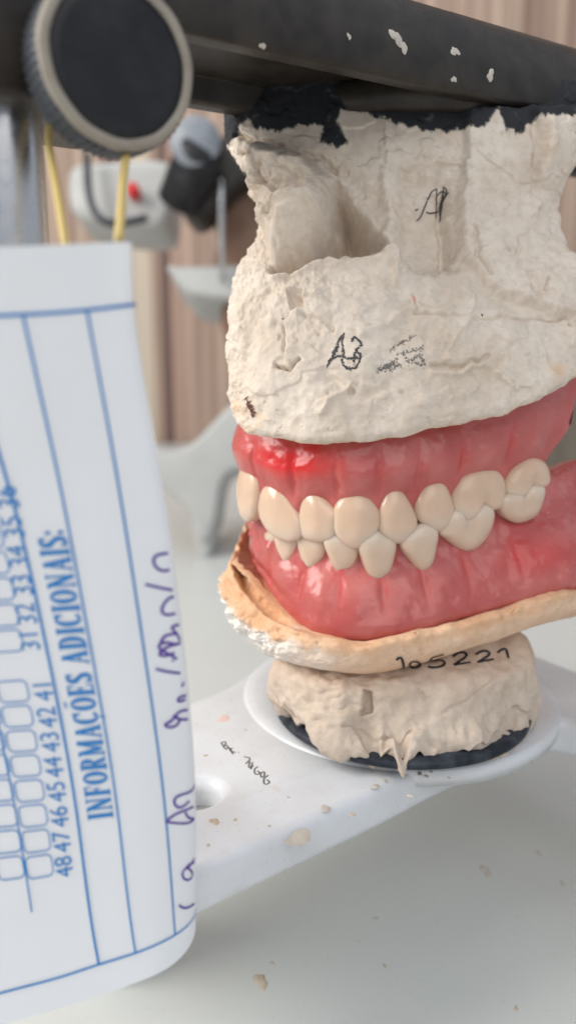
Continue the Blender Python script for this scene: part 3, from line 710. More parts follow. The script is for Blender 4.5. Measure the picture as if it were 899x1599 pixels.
L_ROWS = [row((470, 990, 15.9), (625, 995, 15.1), (800, 985, 15.8)),
          row((444, 1020, 15.9), (625, 1028, 14.75), (826, 1015, 15.8)),
          row((430, 1050, 15.9), (625, 1062, 14.3), (833, 1045, 15.8)),
          row((428, 1075, 15.9), (625, 1100, 14.25), (836, 1078, 15.8)),
          row((440, 1098, 15.9), (625, 1142, 14.12), (833, 1108, 15.8)),
          row((462, 1118, 15.85), (625, 1172, 14.0), (836, 1138, 15.8)),
          row((482, 1124, 15.85), (625, 1190, 14.0), (822, 1150, 15.8))]
G = loft(L_ROWS, 220, 420, 80, 2.2, .92); P = G.reshape(-1, 3).copy(); Nn = grid_normals(G, True).reshape(-1, 3)
if np.mean(np.sum(Nn * (P - P.mean(0)), 1)) < 0: Nn = -Nn
X, Z = P[:, 0], P[:, 2]; front = sstep(.1, -.3, Nn[:, 1])
Xw = X + .04 * fbm(P, 3.1, 3, .5, 31); Zw = Z + .04 * fbm(P, 3.1, 3, .5, 47)
fx = plateau([(425, 1040), (500, 1035), (575, 1060), (580, 1095), (555, 1130), (590, 1150), (560, 1180), (500, 1170), (430, 1120)], .16, .07, 14.6, .2)
fx = fx - plateau([(568, 1075), (580, 1078), (578, 1105), (562, 1112)], .2, .04, 14.4)
fx = fx - plateau([(430, 1100), (462, 1145), (520, 1180), (560, 1188), (545, 1168), (480, 1140), (440, 1110)], .14, .03, 14.8)
fx = fx - plateau([(575, 1162), (612, 1158), (618, 1200), (560, 1195)], .12, .03, 14.3) - plateau([(650, 1178), (700, 1168), (760, 1160), (825, 1125), (840, 1150), (760, 1190), (645, 1195)], .10, .03, 14.4)
fx = fx + ridge([(612, 1150), (625, 1190)], .14, .08, 14.2) + ridge([(592, 1135), (590, 1160)], .08, .05, 14.3)
fx = fx - ridge([(655, 1075), (665, 1090)], .06, .04, 14.3) - ridge([(690, 1110), (740, 1085), (780, 1060)], .03, .03, 14.4) - ridge([(540, 1135), (640, 1140)], .05, .02, 14.3)
lump = np.exp(-((X - .9) / .9) ** 2) * sstep(4.0, 4.5, Z)
D = .05 * fbm(P, .9, 3, .5, 5) + .02 * fbm(P, 3, 4, .5, 6) + lump * .16 * (np.abs(fbm(P, 1.7, 3, .45, 19)) - .2)
D = D + .17 * fbm(P * np.array([1, 1, .7]), 1.0, 3, .5, 29) - .07 * np.abs(fbm(P, 1.1, 2, .5, 59)) 
P = P + Nn * (D + fx * front)[:, None]
low = sstep(4.6, 3.9, P[:, 2]); dr = np.exp(-((P[:, 0] - 1.97) / .13) ** 2) * .26 + np.exp(-((P[:, 0] - 1.50) / .16) ** 2) * .14; P[:, 2] -= low * dr * front; P[:, 1] -= low * dr * front * .45; P[:, 2] += low * .22 * (fbm(P * np.array([1, 1, 0]), 1.6, 3, .6, 71) + .25)
nC = 500; G2 = P.reshape(220, nC, 3); cm = G2.mean(axis=(0, 1))
GA = np.concatenate([[G2[0] * .05 + G2[0].mean(0) * .95], G2, [G2[-1] * .05 + G2[-1].mean(0) * .95]]); V = GA.reshape(-1, 3)
z = np.zeros(len(V)); stn = .3 * np.exp(-((V[:, 2] - 5.3) / .5) ** 2)
mount = mesh('mounting_plaster', V, grid_faces(len(GA), nC, True), M['plaster_low'], lower_cast, attrs={'paint': z, 'stain': stn})
BV_M = BVHTree.FromPolygons(V.tolist(), grid_faces(len(GA), nC, True).tolist())
BV_S = bvh_of(stone)
class Two:
    def ray_cast(s, o, d, m):
        a = BV_M.ray_cast(o, d, m); b = BV_S.ray_cast(o, d, m)
        if a[0] is None: return b
        if b[0] is None: return a
        return a if a[3] < b[3] else b
MK = [[(618, 1024), (626, 1021), (630, 1037)], [(641, 1027), (651, 1027), (656, 1033), (647, 1038), (639, 1034), (641, 1027)], [(692, 1015), (674, 1020)], [(674, 1020), (672, 1027), (688, 1026), (692, 1033), (676, 1037), (668, 1035)],
      [(706, 1020), (718, 1013), (728, 1017), (720, 1025), (708, 1033)], [(708, 1033), (734, 1029)], [(742, 1017), (753, 1011), (763, 1014), (756, 1022), (745, 1029)], [(745, 1029), (770, 1024)], [(776, 1014), (788, 1008), (793, 1023)]]
ribbon_on('marker_number', Two(), [[(x_, y_ + 6) for x_, y_ in k_] for k_ in MK], M['marker'], lower_cast, .045, .02, 24, False)

# ------------------------------------------------------------------ articulator
art = empty('dental_articulator', (2.4, 16.3, 0), 'white based articulator with a black upper arm, holding both plaster casts', 'articulator')
ZP = 3.55
def loc(px, py, z=ZP):
    p = at_z(px, py, z) - C0; return (p @ A, p @ L)
near = [loc(px, py, ZP - .8) for px, py in ((120, 1400), (195, 1468), (303, 1440), (500, 1343), (600, 1293), (680, 1250), (760, 1216), (830, 1196), (899, 1190))] + [(-2.4, 7.0), (-3.6, 8.8), (-4.8, 9.2), (-5.4, 8.4)]
far = [(-5.2, 5.5), (-4.4, 3.2), (-4.2, 0), (-4.4, -3.2), (-5.2, -6), (-5.2, -8), (-4.2, -8.6), (-3.2, -7.6), (-2.0, -5.4), (-.6, -4.0), (1.2, -3.2), (3.0, -2.35), (4.6, -2.1), (7.0, -1.7), (8.2, -1.0), (8.6, .2)]
ring = smooth_ring(near + far, 220)
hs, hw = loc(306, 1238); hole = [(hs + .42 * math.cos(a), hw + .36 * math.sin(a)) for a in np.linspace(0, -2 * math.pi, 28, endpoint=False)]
fr = (C0, A, L, UPV)
mb = MB(); revolve(mb, C0 + A * hs + L * hw + UPV * (ZP - .78), UPV, [(0, .5), (.3, .5), (.31, .2)], 40); mb.build('hole_shade_plug', M['grey'], art)  # plug added under the hole, its grey standing in for the shade inside
prism('lower_frame', ring, fr, ZP - .8, ZP, M['white'], art, .22, 6, [hole])
for s_, w_ in ((6.6, -.2), (-4.3, 7.9), (-4.2, -7.4)):
    mb = MB(); revolve(mb, sw(s_, w_, 0.0), UPV, [(0.004, .75), (.2, .8), (2.0, .7), (ZP - .82, .8)], 40); mb.build('foot', M['white'], art)
mb = MB(); revolve(mb, sw(0, 0, ZP - .3), UPV, [(0, 3.34), (.3, 3.36), (.34, 3.28), (.355, 3.1), (.355, 2.92), (.345, 2.8), (.33, 2.7), (.32, .2)], 128); mb.build('plate_seat', M['white'], art)
cpl = at(625, 1097, 16.3); zpl = ZP + .17
mb = MB(); revolve(mb, (cpl[0], cpl[1], zpl), UPV, [(0, 2.42), (.06, 2.53), (.14, 2.55), (.2, 2.5), (.21, .3)], 128); mb.build('mounting_plate', M['plate'], art)
mb = MB(); revolve(mb, at(640, 128, 16.0) * np.array([1, 1, 0]) + np.array([-.1, .2, 14.95]), UPV, [(0, 2.4), (.03, 2.6), (.5, 2.6), (.55, 2.5), (.8, 1.2), (.82, .3)], 128); mb.build('mounting_plate', M['black'], art)
# upper arm: section (w, z) swept along the sagittal axis with raised side rails
sec = [(1.56, 15.07), (1.64, 15.13), (1.67, 15.28), (1.67, 15.50), (1.63, 15.66), (1.55, 15.88), (1.44, 16.12), (1.30, 16.34), (1.12, 16.50), (.85, 16.58), (.5, 16.60), (-.6, 16.62), (-1.12, 16.55), (-1.3, 16.4), (-1.6, 15.68), (-1.66, 15.6), (-1.66, 15.16), (-1.6, 15.06), (-1.3, 15.06), (-1.22, 15.12), (-1.18, 15.5), (1.15, 15.5), (1.2, 15.14), (1.28, 15.07)]
mb = MB(); V_ = []; ss = np.concatenate([np.linspace(6.7, 6.2, 4), np.linspace(5.5, -9, 60)])
for s_ in ss:
    k = 1.0 + .10 * sstep(1.5, -4, s_); lift = -.06 * sstep(0, 7, s_) - .0 * s_
    e = .0 if s_ < 6.3 else (s_ - 6.2) * .25
    for w_, z_ in sec: V_.append(sw(s_, w_ * (k - e), 15.8 + (z_ - 15.8) * (1 - e) + lift))
n = len(sec); Fs = grid_faces(len(ss), n, True).tolist(); Fs.append(list(range(n))); Fs.append([(len(ss) - 1) * n + k for k in range(n)][::-1])
mb.add(V_, Fs); arm = mb.build('upper_arm', M['black'], art, False)
bv = arm.modifiers.new('b', 'BEVEL'); bv.width = .03; bv.segments = 3; bv.limit_method = 'ANGLE'; bv.angle_limit = math.radians(25)
for p in arm.data.polygons: p.use_smooth = True
BV_A = bvh_of(arm)
mb = MB()   # clamp head
hd = [(6.3, .1), (6.3, 1.75), (6.6, 2.05), (8.9, 2.1), (9.2, 1.8), (9.2, .1), (8.9, -.2), (6.6, -.2)]
prism('clamp_head', hd, fr, 13.75, 16.5, M['black'], art, .12, 4)
mb = MB(); revolve(mb, sw(8.0, 1.2, ZP - .3), UPV, [(0, .3), (.1, .44), (10.5, .45), (14.0, .45), (14.1, .4)], 48); mb.build('incisal_pin', M['steel'], art)
# clamp knob
kc = at(186, 97, 9.0); KR = .935
knob = MB(); revolve(knob, kc - L * .55, L, [(-.5, .25), (-.02, .27), (0, .80), (.03, KR * .97), (.10, KR), (.46, KR), (.54, KR * .97), (.55, KR * .95), (.555, KR * .2)], 240,
                     lambda a, h: 1 + (.016 * math.sin(a * 60) if .02 < h < .5 else 0))
knob = knob.build('clamp_knob', M['knurl'], art)
rg = MB(); revolve(rg, kc, L, [(-.004, KR * .85), (.03, KR * .85), (.045, KR * .88), (.05, KR * .92), (.035, KR * .97), (-.03, KR * .985), (-.03, KR * .9)], 160, lambda a, h: 1 + .006 * math.sin(a * 3) + .004 * math.sin(a * 11)); rg.build('cream_ring', M['ring'], knob)
cp = MB(); revolve(cp, kc, L, [(0.0, KR * .85), (.02, KR * .84), (.024, KR * .7), (.02, KR * .1)], 120); cp.build('knob_cap', M['black_knob'], knob)
# plaster splashes on the arm
def splash(px, py, r, h=.02, stretch=1.0, m='splash', bv_=None, name='plaster_splash', parent=None):
    hh, n = hit(bv_ or BV_A, px, py)
    if hh is None: return
    b = MB(); blob(b, hh, n, r, h, .28, 18, stretch=stretch); return b.build(name, M[m], parent or art)
for q in ((618, 58, .12, .03), (628, 72, .1, .03), (710, 80, .09, .012), (765, 118, .09, .02), (708, 124, .055, .02), (410, 72, .05, .01), (545, 57, .04, .006)):
    splash(*q)
fb = bpy.data.objects['lower_frame']; dg = bpy.context.evaluated_depsgraph_get(); dg.update(); BV_F = BVHTree.FromObject(fb, dg)
fo = Vector(fb.matrix_world.translation)
def frame_pt(px, py): return at_z(px, py, ZP + .004)
def stuck(px, py, r, m='crumb', h=.012, st=1.0, name='dried_splash', parent=art, z=ZP, irr=.22):
    b = MB(); blob(b, at_z(px, py, z), UPV, r, h, irr, 16, stretch=st); return b.build(name, M[m], parent)
for q in ((468, 1308, .20, 'splash', .012), (335, 1283, .09, 'crumb'), (367, 1280, .04, 'crumb'), (508, 1262, .09, 'splash'), (350, 1122, .15, 'pinkfaint', .006), (585, 1228, .07, 'splash'), (600, 1218, .04, 'crumb'), (640, 1242, .05, 'splash'),
          (550, 1272, .045, 'crumb'), (655, 1208, .05, 'splash'), (665, 1212, .04, 'crumb'), (672, 1205, .035, 'splash'), (700, 1215, .03, 'crumb'), (410, 1118, .05, 'splash'), (383, 1140, .04, 'splash'), (390, 1090, .04, 'splash'), (372, 1175, .03, 'splash'),
          (320, 1180, .05, 'splash'), (325, 1320, .035, 'crumb'), (420, 1290, .03, 'splash'), (740, 1185, .06, 'splash'), (700, 1200, .04, 'crumb'), (450, 1245, .03, 'splash')):
    stuck(*q[:4], **({'h': q[4]} if len(q) > 4 else {}))
# thin pencil number on the base
BKc = .6885
def qb(p): return [(280 + a * BKc, 960 + b * BKc) for a, b in p]
NUM = [qb([(95, 290), (103, 303)]), qb([(95, 290), (104, 288), (104, 296), (99, 297)]), qb([(99, 297), (109, 297), (108, 304), (103, 303)]), qb([(112, 300), (122, 316)]), qb([(120, 302), (116, 308), (128, 312)]),
       qb([(146, 322), (160, 326), (150, 338)]), qb([(160, 332), (158, 346), (168, 342)]), qb([(166, 334), (162, 350)]), qb([(178, 344), (170, 352), (174, 362), (182, 358), (176, 354)]), qb([(184, 360), (192, 356), (192, 366), (186, 368), (184, 360)]), qb([(202, 364), (192, 372), (194, 384), (204, 380), (198, 374)])]
mb = MB()
for stt in NUM:
    s = smooth_line(stt, 12) if len(stt) > 2 else np.linspace(stt[0], stt[1], 12)
    pts = np.array([frame_pt(*p) for p in s]); T = np.gradient(pts, axis=0); V_ = []
    for p, t in zip(pts, T):
        sd = np.cross(UPV, t); sd /= np.linalg.norm(sd) + 1e-9; V_ += [p - sd * .016, p + sd * .016]
    mb.add(V_, [(2 * i, 2 * i + 1, 2 * i + 3, 2 * i + 2) for i in range(11)])
mb.build('pencil_number', M['faint'], art, False)

# ------------------------------------------------------------------ paper form
RW = [((-385, 398), (-285, 395), (-185, 392), (-85, 389), (15, 385), (117, 381), (197, 378)),
      ((-358, 504), (-258, 501), (-161, 498), (-62, 495), (37, 491), (136, 484), (203, 476)),
      ((-225, 756), (-145, 756), (-66, 753), (12, 750), (92, 745), (182, 738), (243, 730)),
      ((-140, 1024), (-68, 1022), (4, 1018), (74, 1013), (142, 1008), (223, 1001), (280, 993)),
      ((-72, 1284), (-8, 1279), (56, 1273), (120, 1265), (183, 1257), (256, 1247), (301, 1234)),
      ((-22, 1556), (38, 1540), (97, 1524), (155, 1505), (212, 1487), (273, 1459), (303, 1428)),
      ((-14, 1604), (48, 1588), (107, 1571), (165, 1552), (220, 1532), (276, 1501), (303, 1462))]
DT = (8.0, 8.25, 8.95, 9.6, 10.1, 10.5, 10.55)
CD = (0, 0, 0, 0, 0, .05, .22)
ctl = np.zeros((7, 9, 3))
for j in range(7):
    for i in range(7):
        ctl[j, i] = at(RW[j][i][0], RW[j][i][1], DT[j] + CD[i] * (1 + .15 * j))
    e = ctl[j, 6] ; ctl[j, 7] = e + np.array([-.08, .42, 0.02]); ctl[j, 8] = e + np.array([-.6, .72, .05])
pk = np.concatenate([[0], np.cumsum(np.linalg.norm(np.diff(ctl[3], axis=0), axis=1))])
qk = np.concatenate([[0], np.cumsum(np.linalg.norm(np.diff(ctl[:, 4], axis=0), axis=1))])
def paper(p, q):
    p = np.atleast_1d(p).astype(float); q = np.atleast_1d(q).astype(float)
    tmp = spl(q, qk, ctl.reshape(7, 27)).reshape(-1, 9, 3)
    # interpolate across for every sample
    out = np.zeros((len(p), 3)); n = 9
    h = np.diff(pk); Mx = np.zeros((n, n)); Mx[0, 0] = Mx[-1, -1] = 1
    for i in range(1, n - 1): Mx[i, i - 1] = h[i - 1]; Mx[i, i] = 2 * (h[i - 1] + h[i]); Mx[i, i + 1] = h[i]
    R = np.zeros((len(p), n, 3))
    for i in range(1, n - 1): R[:, i] = 6 * ((tmp[:, i + 1] - tmp[:, i]) / h[i] - (tmp[:, i] - tmp[:, i - 1]) / h[i - 1])
    m = np.einsum('ij,kjc->kic', np.linalg.inv(Mx), R)
    k = np.clip(np.searchsorted(pk, p) - 1, 0, n - 2); idx = np.arange(len(p)); hk = h[k][:, None]
    a = (pk[k + 1] - p)[:, None] / hk; b = 1 - a
    return a * tmp[idx, k] + b * tmp[idx, k + 1] + ((a ** 3 - a) * m[idx, k] + (b ** 3 - b) * m[idx, k + 1]) * hk ** 2 / 6
def paper_n(p, q):
    e = .01; du = paper(p + e, q) - paper(p - e, q); dv = paper(p, q + e) - paper(p, q - e)
    n = np.cross(dv, du); n /= np.linalg.norm(n, axis=1)[:, None]; 
    return n
npn, nq = 130, 200
pg, qg = np.meshgrid(np.linspace(0, pk[-1], npn), np.linspace(0, qk[-1], nq)); 
Pf = paper(pg.ravel(), qg.ravel()); sgn = -1.0 if paper_n(np.array([pk[3]]), np.array([qk[3]]))[0][1] > 0 else 1.0
Nf = paper_n(pg.ravel(), qg.ravel()) * sgn
# rounded lower right corner is where the sheet turns away; slight waves in the sheet
form = mesh('lab_order_form', Pf, grid_faces(nq, npn), M['paper'])
tag(form, 'white paper form with blue printing and purple handwriting, hanging from a yellow rubber band', 'paper form')
# photo -> sheet coordinates
sp, sq = np.meshgrid(np.linspace(pk[0], pk[6] + .12, 150), np.linspace(0, qk[-1], 200)); sp = sp.ravel(); sq = sq.ravel()
SPT = paper(sp, sq) - EYE; dd = SPT @ np.array([0, cP, -sP]); SX = 449.5 + F * SPT[:, 0] / dd; SY = 799.5 - F * (SPT @ np.array([0, sP, cP])) / dd
def pq(px, py):
    w = np.argsort((SX - px) ** 2 + (SY - py) ** 2)[:4]; d = 1 / ((SX[w] - px) ** 2 + (SY[w] - py) ** 2 + .3); d /= d.sum()
    return np.array([sp[w] @ d, sq[w] @ d])
def on_paper(PQ, lift=.016):
    PQ = np.asarray(PQ, float); return paper(PQ[:, 0], PQ[:, 1]) + paper_n(PQ[:, 0], PQ[:, 1]) * sgn * lift
def pline(mb, PQ, w, n=40, closed=False, sm=False):
    PQ = np.asarray(PQ, float)
    if sm: PQ = smooth_line(PQ, n)
    else:
        c = np.concatenate([[0], np.cumsum(np.linalg.norm(np.diff(PQ, axis=0), axis=1))]); t = np.linspace(0, c[-1], n)
        PQ = np.stack([np.interp(t, c, PQ[:, 0]), np.interp(t, c, PQ[:, 1])], 1)
    T = np.gradient(PQ, axis=0); T /= np.linalg.norm(T, axis=1)[:, None] + 1e-9; S_ = np.stack([-T[:, 1], T[:, 0]], 1)
    V_ = np.empty((2 * len(PQ), 3)); V_[0::2] = on_paper(PQ - S_ * w / 2); V_[1::2] = on_paper(PQ + S_ * w / 2)
    mb.add(V_, [(2 * i, 2 * i + 1, 2 * i + 3, 2 * i + 2) for i in range(len(PQ) - 1)])
p0, p1, p2, pE = pk[3], pk[4], pk[5], pk[6]; q1, q5_ = qk[1], qk[5]
for pts, w in (([(0, q1), (pE + .15, q1)], .035), ([(0, q5_), (pE + .15, q5_)], .028), ([(p0, q1), (p0, q5_)], .034), ([(p1, q1), (p1, q5_)], .026), ([(p2, q1), (p2, q5_)], .026)):
    b = MB(); pline(b, pts, w, 160); b.build('printed_line', M['blue'], form, False)
b = MB(); a_, c_ = pq(51, 1423), pq(15, 1210); dq = (c_ - a_); pline(b, [a_, a_ + dq * 2.0], .022, 120); b.build('printed_line', M['blue'], form, False)
# tooth chart numbers: read upward on the sheet (letter tops towards the left)
def text2d(txt):
    cu = bpy.data.curves.new('t', 'FONT'); cu.body = txt; cu.size = 1; cu.align_x = 'CENTER'; cu.align_y = 'CENTER'; cu.resolution_u = 4
    o = bpy.data.objects.new('t', cu); COL.objects.link(o); dg = bpy.context.evaluated_depsgraph_get(); dg.update()
    me = bpy.data.meshes.new_from_object(o.evaluated_get(dg)); bpy.data.objects.remove(o)
    V2 = np.array([v.co[:2] for v in me.vertices]); Fs = [tuple(p.vertices) for p in me.polygons]; return V2, Fs
def put_text(txt, c, ux, uy, sx, sy, name, bold=0):
    """c in sheet coords; ux reading direction, uy towards the letter tops"""
    V2, Fs = text2d(txt); cx = (V2.min(0) + V2.max(0)) / 2; V2 = V2 - cx
    PQ = c + V2[:, :1] * sx * np.asarray(ux) + V2[:, 1:2] * sy * np.asarray(uy)
    return mesh(name, on_paper(PQ, .017), Fs, M['blue'], form, False)
UX = np.array([0, -1.0]); UY = np.array([-1.0, 0])
a_, c_ = pq(100, 1352), pq(69, 1081)
for i, n in enumerate(range(48, 40, -1)):
    put_text(str(n), a_ + (c_ - a_) * i / 7, UX, UY, .285, .335, 'printed_number')
a_, c_ = pq(47, 1001), pq(28, 868)
for i, n in enumerate(range(31, 37)):
    put_text(str(n), a_ + (c_ - a_) * i / 3, UX, UY, .285, .335, 'printed_number')
def box(c, w, h, name='printed_box'):
    r = .07; pts = []
    for sx_, sy_, a0 in ((1, 1, 0), (-1, 1, 90), (-1, -1, 180), (1, -1, 270)):
        for k in range(5):
            a = math.radians(a0 + k * 22.5); pts.append((c[0] + sx_ * (w / 2 - r) + r * math.cos(a), c[1] + sy_ * (h / 2 - r) + r * math.sin(a)))
    pts.append(pts[0]); b = MB(); pline(b, pts, .016, 60); b.build(name, M['blue'], form, False)
a_, c_ = pq(62, 1352), pq(22, 1080); stp = (c_ - a_) / 7; hh = np.linalg.norm(stp) * .84
for i in range(8): box(a_ + stp * i, .36, hh)
b0 = pq(17, 1353)
for i in range(8): box(b0 + stp * i, .36, hh)
a2 = pq(12, 1001); st2 = (pq(4, 961) - a2)
for i in range(7): box(a2 + stp * i * 1.0, .36, hh)
# heading in a bold slab letter, drawn stroke by stroke on a unit square
def glyph(ch):
    """list of quads (x0,y0,x1,y1,width) strokes; thick stems .24, thin .09, serifs .09"""
    k, t = .25, .11; sf = .34
    def st(x): return [((x, 0), (x, 1), k), ((x - .21, .04), (x + .21, .04), .09), ((x - .21, .96), (x + .21, .96), .09)]
    def ar(cx, cy, rx, ry, a0, a1, w0, w1, n=20):
        r = []
        for i in range(n):
            a, b_ = [math.radians(a0 + (a1 - a0) * q / n) for q in (i, i + 1.15)]
            wv = t + (k - t) * abs(math.cos((a + b_) / 2)); r.append(((cx + rx * math.cos(a), cy + ry * math.sin(a)), (cx + rx * math.cos(b_), cy + ry * math.sin(b_)), wv * w0))
        return r
    g = {'I': (.50, st(.25)), 'N': (1.0, [((.22, 0), (.22, 1), t), ((.78, 0), (.78, 1), t), ((.20, .98), (.78, .04), k * .95), ((.04, .96), (.3, .96), .09), ((.06, .04), (.38, .04), .09), ((.62, .96), (.94, .96), .09)]),
         'F': (.78, st(.25) + [((.25, .95), (.70, .95), .11), ((.68, .72), (.68, 1), .08), ((.3, .52), (.55, .52), .09), ((.54, .4), (.54, .66), .08)]),
         'O': (.92, ar(.46, .5, .30, .44, 0, 360, 1, 1)), 'R': (.92, st(.25) + [((.25, .95), (.5, .95), .1), ((.25, .5), (.5, .5), .1)] + ar(.48, .725, .19, .225, -90, 90, 1, 1) + [((.48, .5), (.74, .05), .22), ((.7, .04), (.9, .04), .09)]),
         'M': (1.15, [((.2, 0), (.2, 1), t), ((.93, 0), (.93, 1), k), ((.22, .98), (.55, .1), k * .9), ((.55, .1), (.9, .98), t), ((.04, .96), (.3, .96), .09), ((.06, .04), (.36, .04), .09), ((.74, .04), (1.1, .04), .09), ((.85, .96), (1.1, .96), .09)]),
         'A': (.95, [((.18, .02), (.47, .98), t), ((.47, .98), (.76, .02), k), ((.25, .33), (.62, .33), .09), ((.04, .04), (.32, .04), .09), ((.56, .04), (.94, .04), .09)]),
         'C': (.88, ar(.47, .5, .31, .44, 45, 315, 1, 1) + [((.73, .68), (.73, 1), .09)]),
         'E': (.82, st(.25) + [((.25, .95), (.72, .95), .11), ((.7, .74), (.7, 1), .08), ((.25, .05), (.74, .05), .11), ((.73, 0), (.73, .28), .08), ((.3, .51), (.55, .51), .09), ((.54, .39), (.54, .64), .08)]),
         'S': (.72, ar(.36, .72, .2, .22, 30, 250, 1, 1) + ar(.36, .28, .2, .23, 70, -150, 1, 1) + [((.24, .62), (.50, .40), .24), ((.58, .72), (.58, .98), .07), ((.12, .02), (.12, .28), .07)]),
         'D': (.95, st(.25) + [((.25, .95), (.42, .95), .1), ((.25, .05), (.42, .05), .1)] + ar(.42, .5, .32, .45, -90, 90, 1, 1)),
         'L': (.78, st(.25) + [((.25, .05), (.70, .05), .11), ((.69, 0), (.69, .3), .08)]), ' ': (.42, []), ':': (.35, [((.17, .1), (.17, .28), .19), ((.17, .52), (.17, .70), .19)])}
    if ch == 'Ç': w, r = g['C']; return w, r + [((.46, -.02), (.5, -.14), .09), ((.5, -.14), (.36, -.24), .09)]
    if ch == 'Õ': w, r = g['O']; return w, r + [((.26, 1.12), (.40, 1.19), .09), ((.40, 1.19), (.52, 1.12), .09), ((.52, 1.12), (.66, 1.2), .09)]
    return g[ch]
HEAD = 'INFORMAÇÕES ADICIONAIS:'
tot = sum(glyph(c)[0] + .03 for c in HEAD); a_, c_ = pq(158, 1278), pq(79, 826); dirv = (c_ - a_); LN = np.linalg.norm(dirv); ux = dirv / LN; uy = np.array([ux[1], -ux[0]])
if uy[0] > 0: uy = -uy
sx = LN / tot; sy = .33; x = 0
b = MB()
cen = [a_, c_]
for ch in HEAD:
    w, st_ = glyph(ch)
    for k_, ((x0, y0), (x1, y1), wd) in enumerate(st_):
        d = np.array([(x1 - x0) * sx, (y1 - y0) * sy]); l = np.linalg.norm(d); nrm = np.array([-d[1], d[0]]) / l
        # width measured in letter units, narrower across for this condensed face
        ww = wd * .215
        for q in range(1):
            pts = [np.array([(x + x0) * sx, (y0 - .5) * sy]) - nrm * ww / 2, np.array([(x + x1) * sx, (y1 - .5) * sy]) - nrm * ww / 2, np.array([(x + x1) * sx, (y1 - .5) * sy]) + nrm * ww / 2, np.array([(x + x0) * sx, (y0 - .5) * sy]) + nrm * ww / 2]
            PQ = [a_ + ux * p[0] + uy * p[1] for p in pts]; b.add(on_paper(PQ, .016 + .0004 * (k_ % 9)), [(0, 1, 2, 3)])
    x += w + .03
b.build('printed_heading', M['blue'], form, False)
# handwriting
k5 = .3746
def h5(p): return [pq(a * k5, 1000 + c * k5) for a, c in p]
k4 = .3671
def h4(p): return [pq(a * k4, 440 + c * k4) for a, c in p]
HW = [h5([(745, 1100), (765, 1112), (790, 1108), (806, 1095)]), h5([(806, 905), (790, 935), (765, 955), (762, 985), (785, 995), (800, 975), (785, 950), (775, 945), (790, 930), (806, 925)]),
      h5([(808, 600), (795, 625), (760, 640), (728, 655), (730, 685), (755, 695), (785, 665)]), h5([(690, 752), (730, 725), (775, 705), (803, 690)]), h5([(690, 752), (740, 762), (785, 758), (806, 742)]), h5([(770, 712), (782, 735), (803, 742)]),
      h5([(778, 290), (745, 300), (715, 330), (690, 350), (705, 360), (735, 350), (742, 325), (720, 310), (745, 325), (778, 325)]), h5([(770, 225), (745, 235), (742, 250), (770, 245)]), h5([(755, 195), (765, 175)]),
      h5([(648, 115), (690, 125), (750, 138)]), h5([(715, 80), (722, 86)]), h5([(735, 75), (700, 55), (665, 35), (668, 15), (700, 10), (735, 20)]), h5([(668, 15), (690, -20), (735, -28)]),
      h4([(762, 1535), (720, 1550), (680, 1575), (690, 1590), (740, 1580)]), h4([(755, 1455), (730, 1470), (750, 1500), (760, 1530)]), h4([(742, 1410), (700, 1415), (690, 1380), (715, 1345), (735, 1338)]), h4([(618, 1285), (670, 1298), (730, 1310)]), h4([(718, 1225), (680, 1225), (655, 1195), (665, 1165), (712, 1155)])]
for grp in (HW[:2], HW[2:6], HW[6:]):
    b = MB()
    for s_ in grp: pline(b, s_, .034, 40, sm=len(s_) > 2)
    b.build('handwritten_word', M['purple'], form, False)

# ------------------------------------------------------------------ rubber band holding the form
rb = MB(); path = [at(118, 480, 8.75), at(110, 430, 8.6), at(103, 384, 8.45), at(93, 320, 8.85), at(82, 255, 9.3), at(78, 200, 9.6), at(110, 150, 9.75), at(160, 140, 9.8), at(200, 170, 9.75), at(196, 250, 9.3), at(190, 320, 8.85), at(185, 378, 8.45), at(178, 430, 8.65), at(172, 480, 8.8)]
pth = smooth_line(path, 90); pth = np.concatenate([pth, smooth_line([pth[-1], (pth[-1] + pth[0]) / 2 - np.array([0, -.12, .1]), pth[0]], 12)[1:]])
tube(rb, pth, .052, 10, .8)
tag(rb.build('rubber_band', M['band']), 'thin yellow rubber band looped behind the black knob down to the paper', 'rubber band')

# ------------------------------------------------------------------ crumbs on the table
for i, (px, py, r, lb) in enumerate(((407, 1532, .13, 'pale brown crumb on the grey table, nearest the lower corner of the paper'), (758, 1360, .12, 'pinkish crumb alone in the middle of the open table at the right'),
                                     (600, 1508, .035, 'tiny dark speck on the open table, below the white base edge'), (805, 1575, .04, 'small brown speck on the table at the bottom right corner'),
                                     (586, 1435, .05, 'faint flat flake on the table just below the white base'), (878, 1380, .06, 'faint flake on the table at the right edge of the photo'), (425, 1505, .05, 'small flake just above the lowest pale brown table crumb'),
                                     (840, 1332, .07, 'thin pale flake on the table right of the pinkish crumb'))):
    b = MB(); blob(b, at_z(px, py, .0), UPV, r, .03 if r > .1 else .015, .35, 14, stretch=1.3)
    tag(b.build('plaster_crumb', M['crumb'] if i in (0, 2, 3) else M['splash']), lb, 'crumb', 'crumbs scattered on the table')

